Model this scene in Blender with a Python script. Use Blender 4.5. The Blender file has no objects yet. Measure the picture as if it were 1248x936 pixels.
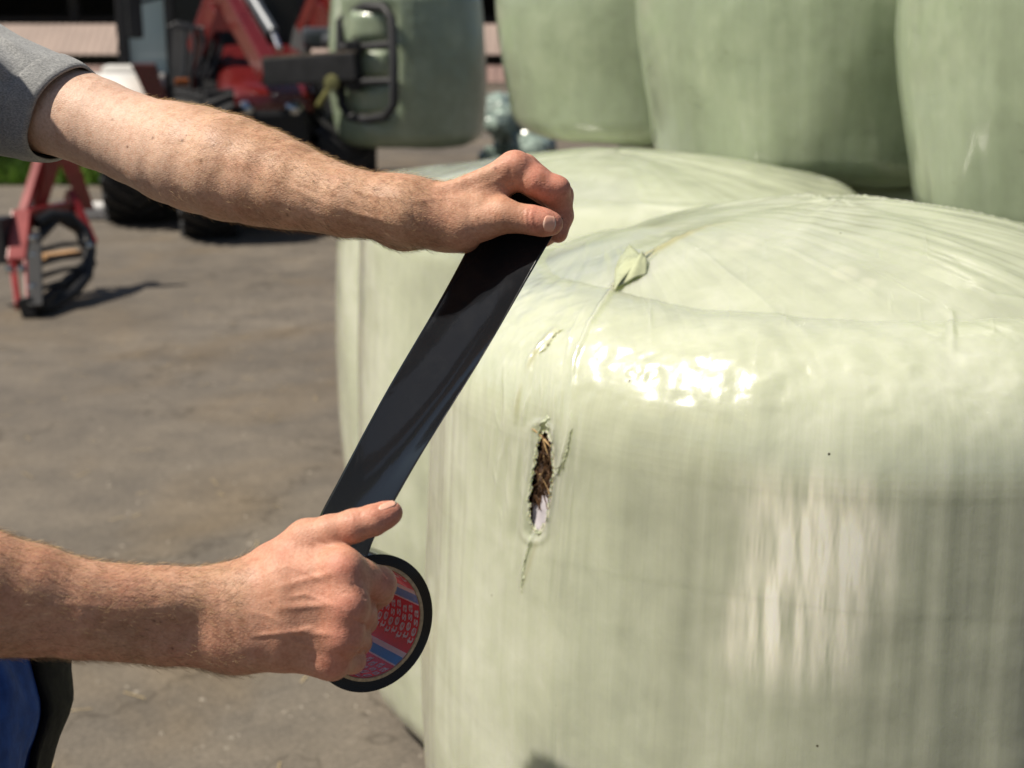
import bpy, bmesh, math, random
import numpy as np
from mathutils import Vector, Matrix

sc = bpy.context.scene
COL = sc.collection
PI = math.pi
R = math.radians

# ------------------------------------------------------------------ camera
cd = bpy.data.cameras.new("camera")
cam = bpy.data.objects.new("camera", cd)
COL.objects.link(cam)
cam.location = (0, 0, 1.6)
cam.rotation_euler = (R(90 - 15), 0, 0)
cd.sensor_width = 36.0
cd.lens = 50.0
cd.clip_start = 0.05
cd.clip_end = 600
cd.dof.use_dof = True
cd.dof.focus_distance = 1.20
cd.dof.aperture_fstop = 7.0
sc.camera = cam

# ------------------------------------------------------------------ light
SUN_EL, SUN_AZ = 57.0, -10.0      # azimuth: degrees behind the left (-x) direction
sd = Vector((-math.cos(R(SUN_AZ)) * math.cos(R(SUN_EL)),
             math.sin(R(SUN_AZ)) * math.cos(R(SUN_EL)), math.sin(R(SUN_EL))))
w = bpy.data.worlds.new("World")
sc.world = w
w.use_nodes = True
nt = w.node_tree
sky = nt.nodes.new("ShaderNodeTexSky")
sky.sky_type = 'NISHITA'
sky.sun_disc = False
sky.sun_elevation = R(SUN_EL)
sky.sun_rotation = math.atan2(sd.x, sd.y)
sky.air_density = 1.0
sky.dust_density = 1.5
sky.ozone_density = 1.0
nt.nodes["Background"].inputs["Strength"].default_value = 0.052
nt.links.new(sky.outputs[0], nt.nodes["Background"].inputs["Color"])
sl = bpy.data.lights.new("sun", 'SUN')
sl.energy = 4.9
sl.angle = R(0.53)
sl.color = (1.0, 0.925, 0.80)
so = bpy.data.objects.new("sun", sl)
COL.objects.link(so)
so.rotation_euler = sd.to_track_quat('Z', 'Y').to_euler()
sc.view_settings.view_transform = 'Standard'
sc.view_settings.look = 'None'
sc.view_settings.exposure = 0.32
sc.view_settings.gamma = 1.0
sc.cycles.use_denoising = True
sc.cycles.max_bounces = 8
sc.cycles.sample_clamp_indirect = 6.0

# ------------------------------------------------------------------ helpers
_CA, _SA = math.cos(R(15)), math.sin(R(15))
def P(px, py, d):
    """place at metres d in front of the camera, where the photograph shows pixel px,py"""
    a, b = (px - 624) / 1733.3, (py - 468) / 1733.3
    return np.array((d * a, d * (_CA - b * _SA), 1.6 + d * (-_SA - b * _CA)))
def RP(px, d):
    return px * d / 1733.3

def tag(o, label=None, cat=None, group=None, kind=None):
    if label: o['label'] = label
    if cat: o['category'] = cat
    if group: o['group'] = group
    if kind: o['kind'] = kind
    return o

def mesh_np(name, v, quads=None, tris=None, mat=None, parent=None, smooth=True, uv=None):
    v = np.asarray(v, dtype=np.float32).reshape(-1, 3)
    me = bpy.data.meshes.new(name)
    fs, st = [], []
    n = 0
    starts, loops = [], []
    if quads is not None and len(quads):
        q = np.asarray(quads, dtype=np.int32)
        starts.append(np.arange(len(q)) * 4); loops.append(q.ravel()); n = len(q) * 4
    if tris is not None and len(tris):
        t = np.asarray(tris, dtype=np.int32)
        starts.append(n + np.arange(len(t)) * 3); loops.append(t.ravel())
    starts = np.concatenate(starts).astype(np.int32); loops = np.concatenate(loops).astype(np.int32)
    me.vertices.add(len(v)); me.vertices.foreach_set("co", v.ravel())
    me.loops.add(len(loops)); me.loops.foreach_set("vertex_index", loops)
    me.polygons.add(len(starts)); me.polygons.foreach_set("loop_start", starts)
    me.update(calc_edges=True); me.validate()
    me.polygons.foreach_set("use_smooth", np.full(len(me.polygons), smooth, dtype=bool))
    if uv is not None:
        ul = me.uv_layers.new(name="UVMap")
        li = np.empty(len(me.loops), dtype=np.int32); me.loops.foreach_get("vertex_index", li)
        ul.data.foreach_set("uv", np.asarray(uv, dtype=np.float32)[li].ravel())
    o = bpy.data.objects.new(name, me)
    COL.objects.link(o)
    if mat: me.materials.append(mat)
    if parent: o.parent = parent
    return o

def set_attr(o, name, vals):
    a = o.data.attributes.new(name, 'FLOAT', 'POINT')
    a.data.foreach_set("value", np.asarray(vals, dtype=np.float32))

def empty(name, loc=(0, 0, 0), rz=0, label=None, cat=None, group=None):
    o = bpy.data.objects.new(name, None)
    COL.objects.link(o)
    o.location = loc; o.rotation_euler = (0, 0, rz)
    o.empty_display_size = .1
    return tag(o, label, cat, group)

class MB:
    """collects shapes and links them as one mesh"""
    def __init__(s): s.v, s.f = [], []
    def add(s, vs, fs):
        n = len(s.v); s.v += [tuple(map(float, p)) for p in vs]; s.f += [tuple(i + n for i in f) for f in fs]; return s
    def box(s, c, sz, rot=None, bev=0.0):
        hx, hy, hz = [a / 2 for a in sz]
        c = Vector(c)
        m = rot if rot is not None else Matrix.Identity(3)
        if bev <= 0:
            vs = [(x, y, z) for x in (-hx, hx) for y in (-hy, hy) for z in (-hz, hz)]
            fs = [(0, 1, 3, 2), (4, 6, 7, 5), (0, 4, 5, 1), (2, 3, 7, 6), (0, 2, 6, 4), (1, 5, 7, 3)]
            return s.add([c + m @ Vector(p) for p in vs], fs)
        bm = bmesh.new(); bmesh.ops.create_cube(bm, size=1)
        bmesh.ops.scale(bm, vec=sz, verts=bm.verts)
        bmesh.ops.bevel(bm, geom=bm.edges[:], offset=bev, segments=2, profile=.6, affect='EDGES')
        bm.verts.index_update()
        s.add([c + m @ p.co for p in bm.verts], [[q.index for q in f.verts] for f in bm.faces]); bm.free()
        return s
    def bar(s, a, b, wd, ht, up=(0, 0, 1), bev=0.0):
        a, b = Vector(a), Vector(b); d = b - a; L = d.length; d.normalize()
        u = Vector(up); x = d.cross(u)
        if x.length < 1e-4: x = d.cross(Vector((1, 0, 0)))
        x.normalize(); z = x.cross(d)
        m = Matrix((x, d, z)).transposed()
        return s.box((a + b) / 2, (wd, L, ht), m, bev)
    def tube(s, pts, r, n=10, cap=True, closed=False):
        pts = [Vector(p) for p in pts]
        rr = r if isinstance(r, (list, tuple)) else [r] * len(pts)
        vs, fs = [], []
        N = len(pts); px = None
        for i, p in enumerate(pts):
            if closed: t = pts[(i + 1) % N] - pts[i - 1]
            else: t = pts[min(i + 1, N - 1)] - pts[max(i - 1, 0)]
            t.normalize()
            if px is None:
                px = t.orthogonal().normalized()
            else:
                px = (px - t * px.dot(t)).normalized()
            y = t.cross(px)
            for k in range(n):
                a = 2 * PI * k / n
                vs.append(p + (px * math.cos(a) + y * math.sin(a)) * rr[i])
        M_ = N if closed else N - 1
        for i in range(M_):
            for k in range(n):
                j = (i + 1) % N
                fs.append((i * n + k, i * n + (k + 1) % n, j * n + (k + 1) % n, j * n + k))
        if cap and not closed:
            fs.append(tuple(range(n - 1, -1, -1))); fs.append(tuple((N - 1) * n + k for k in range(n)))
        return s.add(vs, fs)
    def lathe(s, prof, c=(0, 0, 0), axis='X', n=40, rot=None):
        """prof: list of (r, h) along the axis"""
        vs, fs = [], []
        c = Vector(c)
        for (r, h) in prof:
            for k in range(n):
                a = 2 * PI * k / n
                p = {'X': (h, r * math.cos(a), r * math.sin(a)), 'Z': (r * math.cos(a), r * math.sin(a), h),
                     'Y': (r * math.cos(a), h, r * math.sin(a))}[axis]
                p = Vector(p)
                if rot is not None: p = rot @ p
                vs.append(c + p)
        for i in range(len(prof) - 1):
            for k in range(n):
                fs.append((i * n + k, i * n + (k + 1) % n, (i + 1) * n + (k + 1) % n, (i + 1) * n + k))
        return s.add(vs, fs)
    def prism(s, outline, depth, frame=None):
        """outline in local x,z ; extruded along local y from -depth/2 to depth/2"""
        n = len(outline)
        vs = [(x, -depth / 2, z) for x, z in outline] + [(x, depth / 2, z) for x, z in outline]
        fs = [tuple(range(n)), tuple(range(2 * n - 1, n - 1, -1))]
        fs += [(i, i + n, (i + 1) % n + n, (i + 1) % n) for i in range(n)]
        if frame is not None: vs = [frame @ Vector(p) for p in vs]
        return s.add(vs, fs)
    def build(s, name, mat, parent=None, smooth=False, bevel=0.0):
        me = bpy.data.meshes.new(name)
        me.from_pydata(s.v, [], s.f)
        bm = bmesh.new(); bm.from_mesh(me); bmesh.ops.recalc_face_normals(bm, faces=bm.faces[:])
        bm.to_mesh(me); bm.free()
        o = bpy.data.objects.new(name, me); COL.objects.link(o)
        if mat: me.materials.append(mat)
        if parent: o.parent = parent
        if smooth:
            me.polygons.foreach_set("use_smooth", [True] * len(me.polygons))
            try: me.set_sharp_from_angle(angle=R(38))
            except Exception: pass
        if bevel:
            m = o.modifiers.new("bevel", 'BEVEL'); m.width = bevel; m.segments = 2; m.limit_method = 'ANGLE'
        return o

_T = {}
def vnoise(p, seed=0):
    """smooth value noise, p (N,3) -> (N,) in -1..1"""
    if seed not in _T: _T[seed] = np.random.default_rng(seed + 11).random((32, 32, 32)).astype(np.float32) * 2 - 1
    T = _T[seed]
    p = np.asarray(p, dtype=np.float64)
    i = np.floor(p).astype(np.int64); f = p - i; f = f * f * f * (f * (f * 6 - 15) + 10)
    i0 = i & 31; i1 = (i + 1) & 31
    x0, y0, z0 = i0.T; x1, y1, z1 = i1.T; fx, fy, fz = f.T
    a = T[x0, y0, z0] * (1 - fx) + T[x1, y0, z0] * fx
    b = T[x0, y1, z0] * (1 - fx) + T[x1, y1, z0] * fx
    c = T[x0, y0, z1] * (1 - fx) + T[x1, y0, z1] * fx
    d = T[x0, y1, z1] * (1 - fx) + T[x1, y1, z1] * fx
    return (a * (1 - fy) + b * fy) * (1 - fz) + (c * (1 - fy) + d * fy) * fz
def fbm(p, seed=0, oct=3):
    s = 0; a = 1
    for k in range(oct):
        s = s + a * vnoise(p * 2 ** k + 7.3 * k, seed + k); a *= .5
    return s
def seg_dist(p, a, b):
    a = np.asarray(a, float); b = np.asarray(b, float)
    ab = b - a; t = np.clip(((p - a) @ ab) / max(ab @ ab, 1e-12), 0, 1)
    return np.linalg.norm(p - a - t[:, None] * ab, axis=1), t
def sst(a, b, x):
    t = np.clip((x - a) / (b - a), 0, 1); return t * t * (3 - 2 * t)

# ------------------------------------------------------------------ materials
class Mat:
    def __init__(s, name):
        s.m = bpy.data.materials.new(name); s.m.use_nodes = True
        s.t = s.m.node_tree; s.b = s.t.nodes["Principled BSDF"]
    def n(s, typ, **kw):
        nd = s.t.nodes.new(typ)
        for k, v in kw.items():
            if k.startswith('_'): nd.inputs[k[1:]].default_value = v
            else: setattr(nd, k, v)
        return nd
    def l(s, a, b): s.t.links.new(a, b)
    def set(s, **kw):
        names = dict(color="Base Color", rough="Roughness", metal="Metallic", spec="Specular IOR Level", coat="Coat Weight",
                     coat_rough="Coat Roughness", sss="Subsurface Weight", sss_scale="Subsurface Scale", sheen="Sheen Weight",
                     trans="Transmission Weight", ior="IOR", alpha="Alpha", aniso="Anisotropic")
        for k, v in kw.items():
            if k == 'color' and len(v) == 3: v = (*v, 1)
            s.b.inputs[names[k]].default_value = v
        return s
    def coords(s, kind="Object", scale=(1, 1, 1)):
        tc = s.n("ShaderNodeTexCoord"); mp = s.n("ShaderNodeMapping"); mp.inputs["Scale"].default_value = scale
        s.l(tc.outputs[kind], mp.inputs[0]); return mp.outputs[0]
    def noise(s, vec, scale=5, detail=4, rough=.55, dist=0):
        n = s.n("ShaderNodeTexNoise"); n.inputs["Scale"].default_value = scale; n.inputs["Detail"].default_value = detail
        n.inputs["Roughness"].default_value = rough; n.inputs["Distortion"].default_value = dist
        s.l(vec, n.inputs["Vector"]); return n.outputs["Fac"]
    def ramp(s, fac, stops, interp='LINEAR'):
        r = s.n("ShaderNodeValToRGB"); r.color_ramp.interpolation = interp
        e = r.color_ramp.elements
        while len(e) < len(stops): e.new(.5)
        for k, (p, c) in enumerate(stops):
            e[k].position = p; e[k].color = (*c, 1) if len(c) == 3 else c
        s.l(fac, r.inputs[0]); return r.outputs[0]
    def mix(s, fac, a, b, mode='MIX'):
        m = s.n("ShaderNodeMix", data_type='RGBA', blend_type=mode)
        for sock, val in ((m.inputs[0], fac), (m.inputs[6], a), (m.inputs[7], b)):
            if hasattr(val, 'links') or isinstance(val, bpy.types.NodeSocket): s.l(val, sock)
            else: sock.default_value = val if not isinstance(val, tuple) or len(val) == 4 else (*val, 1)
        return m.outputs[2]
    def math(s, op, a, b=None, clamp=False):
        m = s.n("ShaderNodeMath", operation=op); m.use_clamp = clamp
        for i, val in enumerate((a, b)):
            if val is None: continue
            if isinstance(val, bpy.types.NodeSocket): s.l(val, m.inputs[i])
            else: m.inputs[i].default_value = val
        return m.outputs[0]
    def attr(s, name):
        a = s.n("ShaderNodeAttribute"); a.attribute_name = name; return a.outputs["Fac"]
    def bump(s, h, strength=.3, dist=.01, prev=None):
        b = s.n("ShaderNodeBump"); b.inputs["Strength"].default_value = strength; b.inputs["Distance"].default_value = dist
        s.l(h, b.inputs["Height"])
        if prev is not None: s.l(prev, b.inputs["Normal"])
        s.l(b.outputs[0], s.b.inputs["Normal"]); return b.outputs[0]
    def color(s, sock): s.l(sock, s.b.inputs["Base Color"]); return s

def simple(name, color, rough=.5, metal=0, var=.12, scale=6, **kw):
    m = Mat(name); m.set(color=color, rough=rough, metal=metal, **kw)
    f = m.noise(m.coords(), scale, 5, .6)
    dark = tuple(c * (1 - var * 2) for c in color); lite = tuple(min(1, c * (1 + var)) for c in color)
    m.color(m.ramp(f, [(.3, dark), (.7, lite)]))
    m.l(m.ramp(f, [(.2, (rough * .75,) * 3), (.8, (min(1, rough * 1.25),) * 3)]), m.b.inputs["Roughness"])
    return m.m

# ================================================================== ground
def sheet(name, x0, x1, y0, y1, z, mat, nx=2, ny=2, bump=0, scale=.6):
    X, Y = np.meshgrid(np.linspace(x0, x1, nx), np.linspace(y0, y1, ny))
    v = np.stack([X.ravel(), Y.ravel(), np.full(X.size, float(z))], 1)
    if bump: v[:, 2] += bump * fbm(v * scale, 5)
    i = np.arange(nx * ny).reshape(ny, nx)
    q = np.stack([i[:-1, :-1], i[:-1, 1:], i[1:, 1:], i[1:, :-1]], -1).reshape(-1, 4)
    return mesh_np(name, v, q, mat=mat)

g = Mat("asphalt"); g.set(rough=.85, spec=.3)
co = g.coords()
big = g.noise(co, .55, 5, .6, .4); mid = g.noise(co, 4, 6, .65); fine = g.noise(co, 90, 3, .7)
str_ = g.noise(g.coords(scale=(.7, 1.1, 1)), 1.1, 5, .6, .8)
c1 = g.ramp(big, [(.30, (.118, .104, .088)), (.5, (.145, .128, .108)), (.70, (.178, .158, .133))])
c2 = g.ramp(str_, [(.30, (.88, .87, .87)), (.66, (1.05, 1.03, 1.0))])
c3 = g.ramp(mid, [(.3, (.74, .74, .75)), (.72, (1.16, 1.13, 1.08))])
c4 = g.ramp(fine, [(.3, (.72, .72, .72)), (.7, (1.2, 1.2, 1.2))])
warm = g.ramp(g.noise(g.coords(scale=(1, 1, 1)), .9, 3, .5, 1.2), [(.52, (1, 1, 1)), (.76, (1.14, 1.03, .86))])
col = g.mix(1.0, g.mix(1.0, g.mix(1.0, g.mix(1.0, c1, c2, 'MULTIPLY'), c3, 'MULTIPLY'), c4, 'MULTIPLY'), warm, 'MULTIPLY')
# cracks
vo = g.n("ShaderNodeTexVoronoi", feature='DISTANCE_TO_EDGE'); vo.inputs["Scale"].default_value = .8
mpn = g.n("ShaderNodeVectorMath", operation='ADD'); nz = g.n("ShaderNodeTexNoise"); nz.inputs["Scale"].default_value = 3; nz.inputs["Detail"].default_value = 6
g.l(co, nz.inputs["Vector"]); g.l(co, mpn.inputs[0]); g.l(nz.outputs["Color"], mpn.inputs[1]); g.l(mpn.outputs[0], vo.inputs["Vector"])
crk = g.ramp(vo.outputs["Distance"], [(.0, (.35, .33, .3)), (.012, (1, 1, 1))])
col = g.mix(.55, col, g.mix(1.0, col, crk, 'MULTIPLY'))
g.color(col)
hb = g.math('ADD', g.math('MULTIPLY', fine, .5), mid)
g.bump(hb, .5, .012)
ground = sheet("ground", -160, 160, -40, 260, 0, g.m, 2, 2)
yard = sheet("yard", -14, 14, -3, 24, .004, g.m, 90, 90, .0)
tag(ground, kind='structure'); tag(yard, kind='structure')

grm = simple("meadow_green", (.085, .17, .022), .9, 0, .35, 1.3)
meadow = sheet("meadow", -40, -3.2, 13.2, 29.4, .012, grm, 40, 30, 0)
tag(meadow, kind='structure')

# pebbles and crumbs on the yard, near the stack and the man
def scatter_bits(name, n, xr, yr, smin, smax, mat, seed):
    rg = np.random.default_rng(seed)
    ico = [(0, 0, 1), (.9, 0, .3), (.28, .85, .25), (-.72, .53, .3), (-.72, -.53, .3), (.28, -.85, .25)]
    fc = [(0, 1, 2), (0, 2, 3), (0, 3, 4), (0, 4, 5), (0, 5, 1)]
    V, F = [], []
    ic = np.array(ico); ft = np.array(fc)
    for k in range(n):
        s = smin + (smax - smin) * rg.random() ** 3
        a = rg.random() * 6.28; c, s_ = math.cos(a), math.sin(a)
        q = ic * (1 + .3 * rg.normal(size=(6, 3))) * s * np.array([1, rg.uniform(.5, 1), .5])
        q = np.stack([q[:, 0] * c - q[:, 1] * s_, q[:, 0] * s_ + q[:, 1] * c, q[:, 2]], 1)
        q += (rg.uniform(*xr), rg.uniform(*yr), .003)
        F.append(ft + 6 * k); V.append(q)
    return mesh_np(name, np.concatenate(V), None, np.concatenate(F), mat, smooth=False)
grav = None
grav2 = scatter_bits("gravel", 900, (-.75, .05), (1.9, 3.1), .001, .007, simple("grit", (.26, .23, .19), .8, 0, .3, 60), 4)
tag(grav2, "grit and crumbs on the asphalt at the foot of the bales", "gravel", kind='stuff')
grav = scatter_bits("gravel", 2600, (-1.6, .4), (1.6, 9), .0015, .011, simple("pebble", (.30, .26, .21), .8, 0, .3, 60), 3)
tag(grav, "loose grit and small stones scattered over the yard", "gravel", kind='stuff')

rg = np.random.default_rng(31)
_n = 420; _x = rg.uniform(-3.5, .2, _n); _y = rg.uniform(1.9, 9.5, _n); _a = rg.uniform(0, PI, _n); _l = rg.uniform(.012, .045, _n); _w = .0013
_d = np.stack([np.cos(_a), np.sin(_a), 0 * _a], 1); _s = np.stack([-np.sin(_a), np.cos(_a), 0 * _a], 1) * _w; _c = np.stack([_x, _y, .0085 + 0 * _x], 1)
_V = np.stack([_c - _d * _l[:, None] - _s, _c + _d * _l[:, None] - _s, _c + _d * _l[:, None] + _s, _c - _d * _l[:, None] + _s], 1).reshape(-1, 3)
straw_o = mesh_np("straw", _V, np.arange(4 * _n).reshape(_n, 4), mat=simple("dry_straw", (.45, .34, .17), .6, 0, .2, 60), smooth=False)
tag(straw_o, "dry bits of straw scattered over the asphalt", "straw", kind='stuff')

# ================================================================== wrapped bales
def film_material(name, base, light, tone=1.0, rough=.22):
    m = Mat(name); m.set(rough=rough, spec=.6, coat=.8, coat_rough=.13)
    top = m.attr("top"); sidef = m.math("SUBTRACT", 1.0, top)
    tc = m.n("ShaderNodeTexCoord")
    def uvmap(sx, sy):
        mp = m.n("ShaderNodeMapping"); mp.inputs["Scale"].default_value = (sx, sy, 1); m.l(tc.outputs["UV"], mp.inputs[0]); return mp.outputs[0]
    ob = tc.outputs["Object"]
    cloud = m.noise(ob, 3.0, 4, .6, .3)
    streak = m.noise(uvmap(60, 3.0), 1.0, 5, .65, .15)
    fines = m.noise(uvmap(260, 7), 1.0, 3, .6, .05)
    mott = m.noise(ob, 17, 5, .62, .5)
    streak = m.math('ADD', m.math('MULTIPLY', m.math('SUBTRACT', streak, .5), m.math('ADD', .08, m.math('MULTIPLY', sidef, .9))), .5)
    fines = m.math('ADD', m.math('MULTIPLY', m.math('SUBTRACT', fines, .5), sidef), .5)
    cov = m.ramp(cloud, [(.30, (0, 0, 0)), (.70, (1, 1, 1))])
    f = m.math('MULTIPLY', cov, .34)
    f = m.math('ADD', f, m.math('MULTIPLY', streak, .17))
    f = m.math('ADD', f, m.math('MULTIPLY', mott, .36))
    f = m.math('ADD', f, m.math('MULTIPLY', fines, .12))
    dark = tuple(c * .80 for c in base)
    c = m.ramp(f, [(.30, dark), (.50, base), (.82, light)])
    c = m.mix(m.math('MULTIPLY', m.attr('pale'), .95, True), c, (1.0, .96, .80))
    # pin holes and specks
    vo = m.n("ShaderNodeTexVoronoi"); vo.inputs["Scale"].default_value = 26; m.l(ob, vo.inputs["Vector"])
    sp = m.ramp(vo.outputs["Distance"], [(.028, (.12, .10, .06)), (.045, (1, 1, 1))])
    vc = m.n("ShaderNodeSeparateColor"); m.l(vo.outputs["Color"], vc.inputs[0])
    keep = m.math('GREATER_THAN', vc.outputs[0], .86)
    c = m.mix(keep, c, m.mix(1.0, c, sp, 'MULTIPLY'))
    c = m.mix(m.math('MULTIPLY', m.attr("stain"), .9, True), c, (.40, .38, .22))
    m.color(c)
    m.l(m.ramp(mott, [(.3, (rough * .72,) * 3), (.7, (rough * 1.25,) * 3)]), m.b.inputs["Roughness"])
    m.set(sss=0.6, sss_scale=.07)
    m.b.inputs["Subsurface Radius"].default_value = (.9, 1.0, .6)
    h1 = m.math('ADD', m.math('MULTIPLY', streak, .6), m.math('MULTIPLY', mott, .35))
    b1 = m.bump(h1, .10, .0022)
    b2 = m.bump(m.math('ADD', m.math('MULTIPLY', fines, .5), m.noise(ob, 70, 4, .65, .3)), .22, .0016, b1)
    return m.m
film = film_material("pale_green_film", (.525, .55, .41), (.72, .735, .61))
film_up = film_material("shaded_green_film", (.30, .355, .24), (.44, .49, .35), rough=.36)  # darker copy of the film: shade on the upper bales put into the colour
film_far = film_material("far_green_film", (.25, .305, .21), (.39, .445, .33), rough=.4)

def profile(Rr, H, rb, rt, dome, n, wfun):
    pts = []
    for t in np.linspace(0, 1, 40)[:-1]: pts.append((t * (Rr - rb), 0))
    for a in np.linspace(-PI / 2, 0, 24)[:-1]: pts.append((Rr - rb + rb * math.cos(a), rb + rb * math.sin(a)))
    for t in np.linspace(0, 1, 80)[:-1]: pts.append((Rr + .018 * math.sin(PI * t), rb + t * (H - rt - rb)))
    for a in np.linspace(0, PI / 2, 30)[:-1]: pts.append((Rr - rt + rt * math.cos(a), H - rt + rt * math.sin(a)))
    for t in np.linspace(0, 1, 60): pts.append(((Rr - rt) * (1 - t), H + dome * (1 - (1 - t) ** 2)))
    pts = np.array(pts)
    s = np.concatenate([[0], np.cumsum(np.linalg.norm(np.diff(pts, axis=0), axis=1))])
    fs = np.linspace(0, s[-1], 4000)
    r = np.interp(fs, s, pts[:, 0]); z = np.interp(fs, s, pts[:, 1])
    ww = wfun(r, z); cw = np.concatenate([[0], np.cumsum((ww[1:] + ww[:-1]) / 2)]); cw /= cw[-1]
    k = np.linspace(0, 1, n); ss = np.interp(k, cw, fs)
    return np.interp(ss, s, pts[:, 0]), np.interp(ss, s, pts[:, 1]), ss

def bale_grid(Rr, H, nt=220, nz=150, rb=.13, rt=.12, dome=.04, wth=None, wz=None):
    tt = np.linspace(-PI, PI, 6000)
    w_ = np.ones_like(tt) if wth is None else wth(tt)
    cw = np.concatenate([[0], np.cumsum((w_[1:] + w_[:-1]) / 2)]); cw /= cw[-1]
    th = np.interp(np.linspace(0, 1, nt + 1), cw, tt)
    r, z, s = profile(Rr, H, rb, rt, dome, nz, wz or (lambda r, z: np.ones_like(r)))
    r[0] = .002; r[-1] = .002
    dr = np.gradient(r, s); dz = np.gradient(z, s); L = np.hypot(dr, dz) + 1e-9
    nr, nzv = dz / L, -dr / L
    TH, RR = np.meshgrid(th, r); _, ZZ = np.meshgrid(th, z); SS = np.meshgrid(th, s)[1]
    NR = np.meshgrid(th, nr)[1]; NZ = np.meshgrid(th, nzv)[1]
    v = np.stack([RR * np.cos(TH), RR * np.sin(TH), ZZ], -1).reshape(-1, 3)
    n = np.stack([NR * np.cos(TH), NR * np.sin(TH), NZ], -1).reshape(-1, 3)
    uv = np.stack([TH * Rr, SS], -1).reshape(-1, 2)
    i = np.arange((nt + 1) * nz).reshape(nz, nt + 1)
    q = np.stack([i[:-1, :-1], i[:-1, 1:], i[1:, 1:], i[1:, :-1]], -1).reshape(-1, 4)
    return v, n, uv, q, TH.ravel(), (nt + 1)

def close_seam(v, ncol):
    V = v.reshape(-1, ncol, 3); V[:, -1] = V[:, 0]; V[0] = V[0].mean(0); V[-1] = V[-1].mean(0); return V.reshape(-1, 3)

def lumps(v, n, uv, Rr, seed, lob=1.0, gath=1.0):
    c = v / np.array([1, 1, 1.6])
    ang = np.arctan2(v[:, 1], v[:, 0])
    per = np.stack([np.cos(ang), np.sin(ang)], 1)
    d = .012 * lob * vnoise(np.column_stack([per * 1.4 + 5, v[:, 2] * 1.2]), seed)
    d += .005 * lob * vnoise(np.column_stack([per * 4 + 5, v[:, 2] * 3.2]), seed + 1)
    side = sst(.70, .97, np.abs(n[:, 0] * per[:, 0] + n[:, 1] * per[:, 1]))
    d *= .25 + .75 * sst(.0, .35, np.hypot(v[:, 0], v[:, 1]))
    d += side * .0014 * vnoise(np.column_stack([per * 14 + 5, v[:, 2] * 1.5]), seed + 2)
    d += side * .0006 * vnoise(np.column_stack([per * 38 + 5, v[:, 2] * 3.0]), seed + 3)
    d += .0007 * vnoise(v * 22, seed + 1)
    # overlap edges of the stretch film, running round the side
    side = sst(.75, .95, np.abs(n[:, 0] * per[:, 0] + n[:, 1] * per[:, 1]))
    for k, (zz, tl) in enumerate(((.2, .03), (.47, -.05), (.74, .04), (.98, -.02))):
        e = v[:, 2] - zz - tl * np.sin(ang * 2 + seed) - .01 * vnoise(np.column_stack([per * 2, v[:, 2] * 0]), seed)
        d += side * .00016 * np.tanh(e * 300) * np.exp(-np.abs(e) * 9)
    # gathered film on the top and bottom faces
    rr = np.hypot(v[:, 0], v[:, 1]); flat = np.abs(n[:, 2])
    env = sst(.55, .95, flat) * sst(.08, .35, rr)
    d += env * .0035 * gath * vnoise(np.column_stack([per * 9 + 3, rr * 1.5]), seed + 4)
    d += env * .0016 * gath * vnoise(np.column_stack([per * 30 + 3, rr * 2.5]), seed + 2)
    return d

def make_bale(name, loc, Rr, H, mat, seed, label, cat="bale", group=None, nt=220, nz=150, extra=None, rb=.13, rt=.12, dome=.04, lob=1.0, rz=0.0, squash=(1, 1)):
    v, n, uv, q, th, nc = bale_grid(Rr, H, nt, nz, rb, rt, dome)
    d = lumps(v, n, uv, Rr, seed, lob, .35)
    v = v + n * d[:, None]
    v[:, 0] *= squash[0]; v[:, 1] *= squash[1]
    if extra is not None: v = extra(v, n)
    v = close_seam(v, nc)
    o = mesh_np(name, v, q, mat=mat, uv=uv)
    set_attr(o, "top", sst(.45, .85, np.abs(n[:, 2])))
    o.location = loc; o.rotation_euler.z = rz
    return tag(o, label, cat, group)

# ---------- the torn bale in front
FB = np.array((.4365, 1.89, 0.0)); FR, FH = .54, 1.2625
def project(wp):
    q = wp - np.array((0, 0, 1.6))
    d = q[:, 1] * _CA - q[:, 2] * _SA
    up = q[:, 1] * _SA + q[:, 2] * _CA
    return 624 + 1733.3 * q[:, 0] / d, 468 - 1733.3 * up / d, d

# where the slit sits on the bale
_c = np.array([math.atan2((y := 0), 1)]) if False else None
def ray_side(px, py, rad=FR + .0108):
    D = P(px, py, 1.0) - np.array((0, 0, 1.6)); o2 = np.array((0, 0)) - FB[:2]
    a = D[0] ** 2 + D[1] ** 2; b = 2 * (o2 @ D[:2]); c = o2 @ o2 - rad ** 2
    t = (-b - math.sqrt(b * b - 4 * a * c)) / (2 * a)
    p = np.array((0, 0, 1.6)) + D * t
    return p, math.atan2(p[1] - FB[1], p[0] - FB[0])
pw, THW = ray_side(659, 588)
ZW = pw[2]
wth = lambda t: 1 + 4.0 * ((t > -PI) & (t < -.35)) + 22 * np.exp(-((t - THW) / .075) ** 4) + 4 * np.exp(-((t - THW) / .25) ** 4)
wz = lambda r, z: 1 + 3.5 * (z > .72) + 2.0 * (z > 1.105) * (r > .27) + 9 * ((np.abs(z - ZW) < .085) & (r > .45))
v, n, uv, q, th, nc = bale_grid(FR, FH, 980, 620, .11, .15, .082, wth, wz)
d = lumps(v, n, uv, FR, 21, 1.0, .06)
px, py, dd = project(v + FB)
toward = ((v + FB - np.array((0, 0, 1.6))) * n).sum(1) < .0
vis = toward.astype(float)
pt = np.column_stack([px, py])
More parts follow.
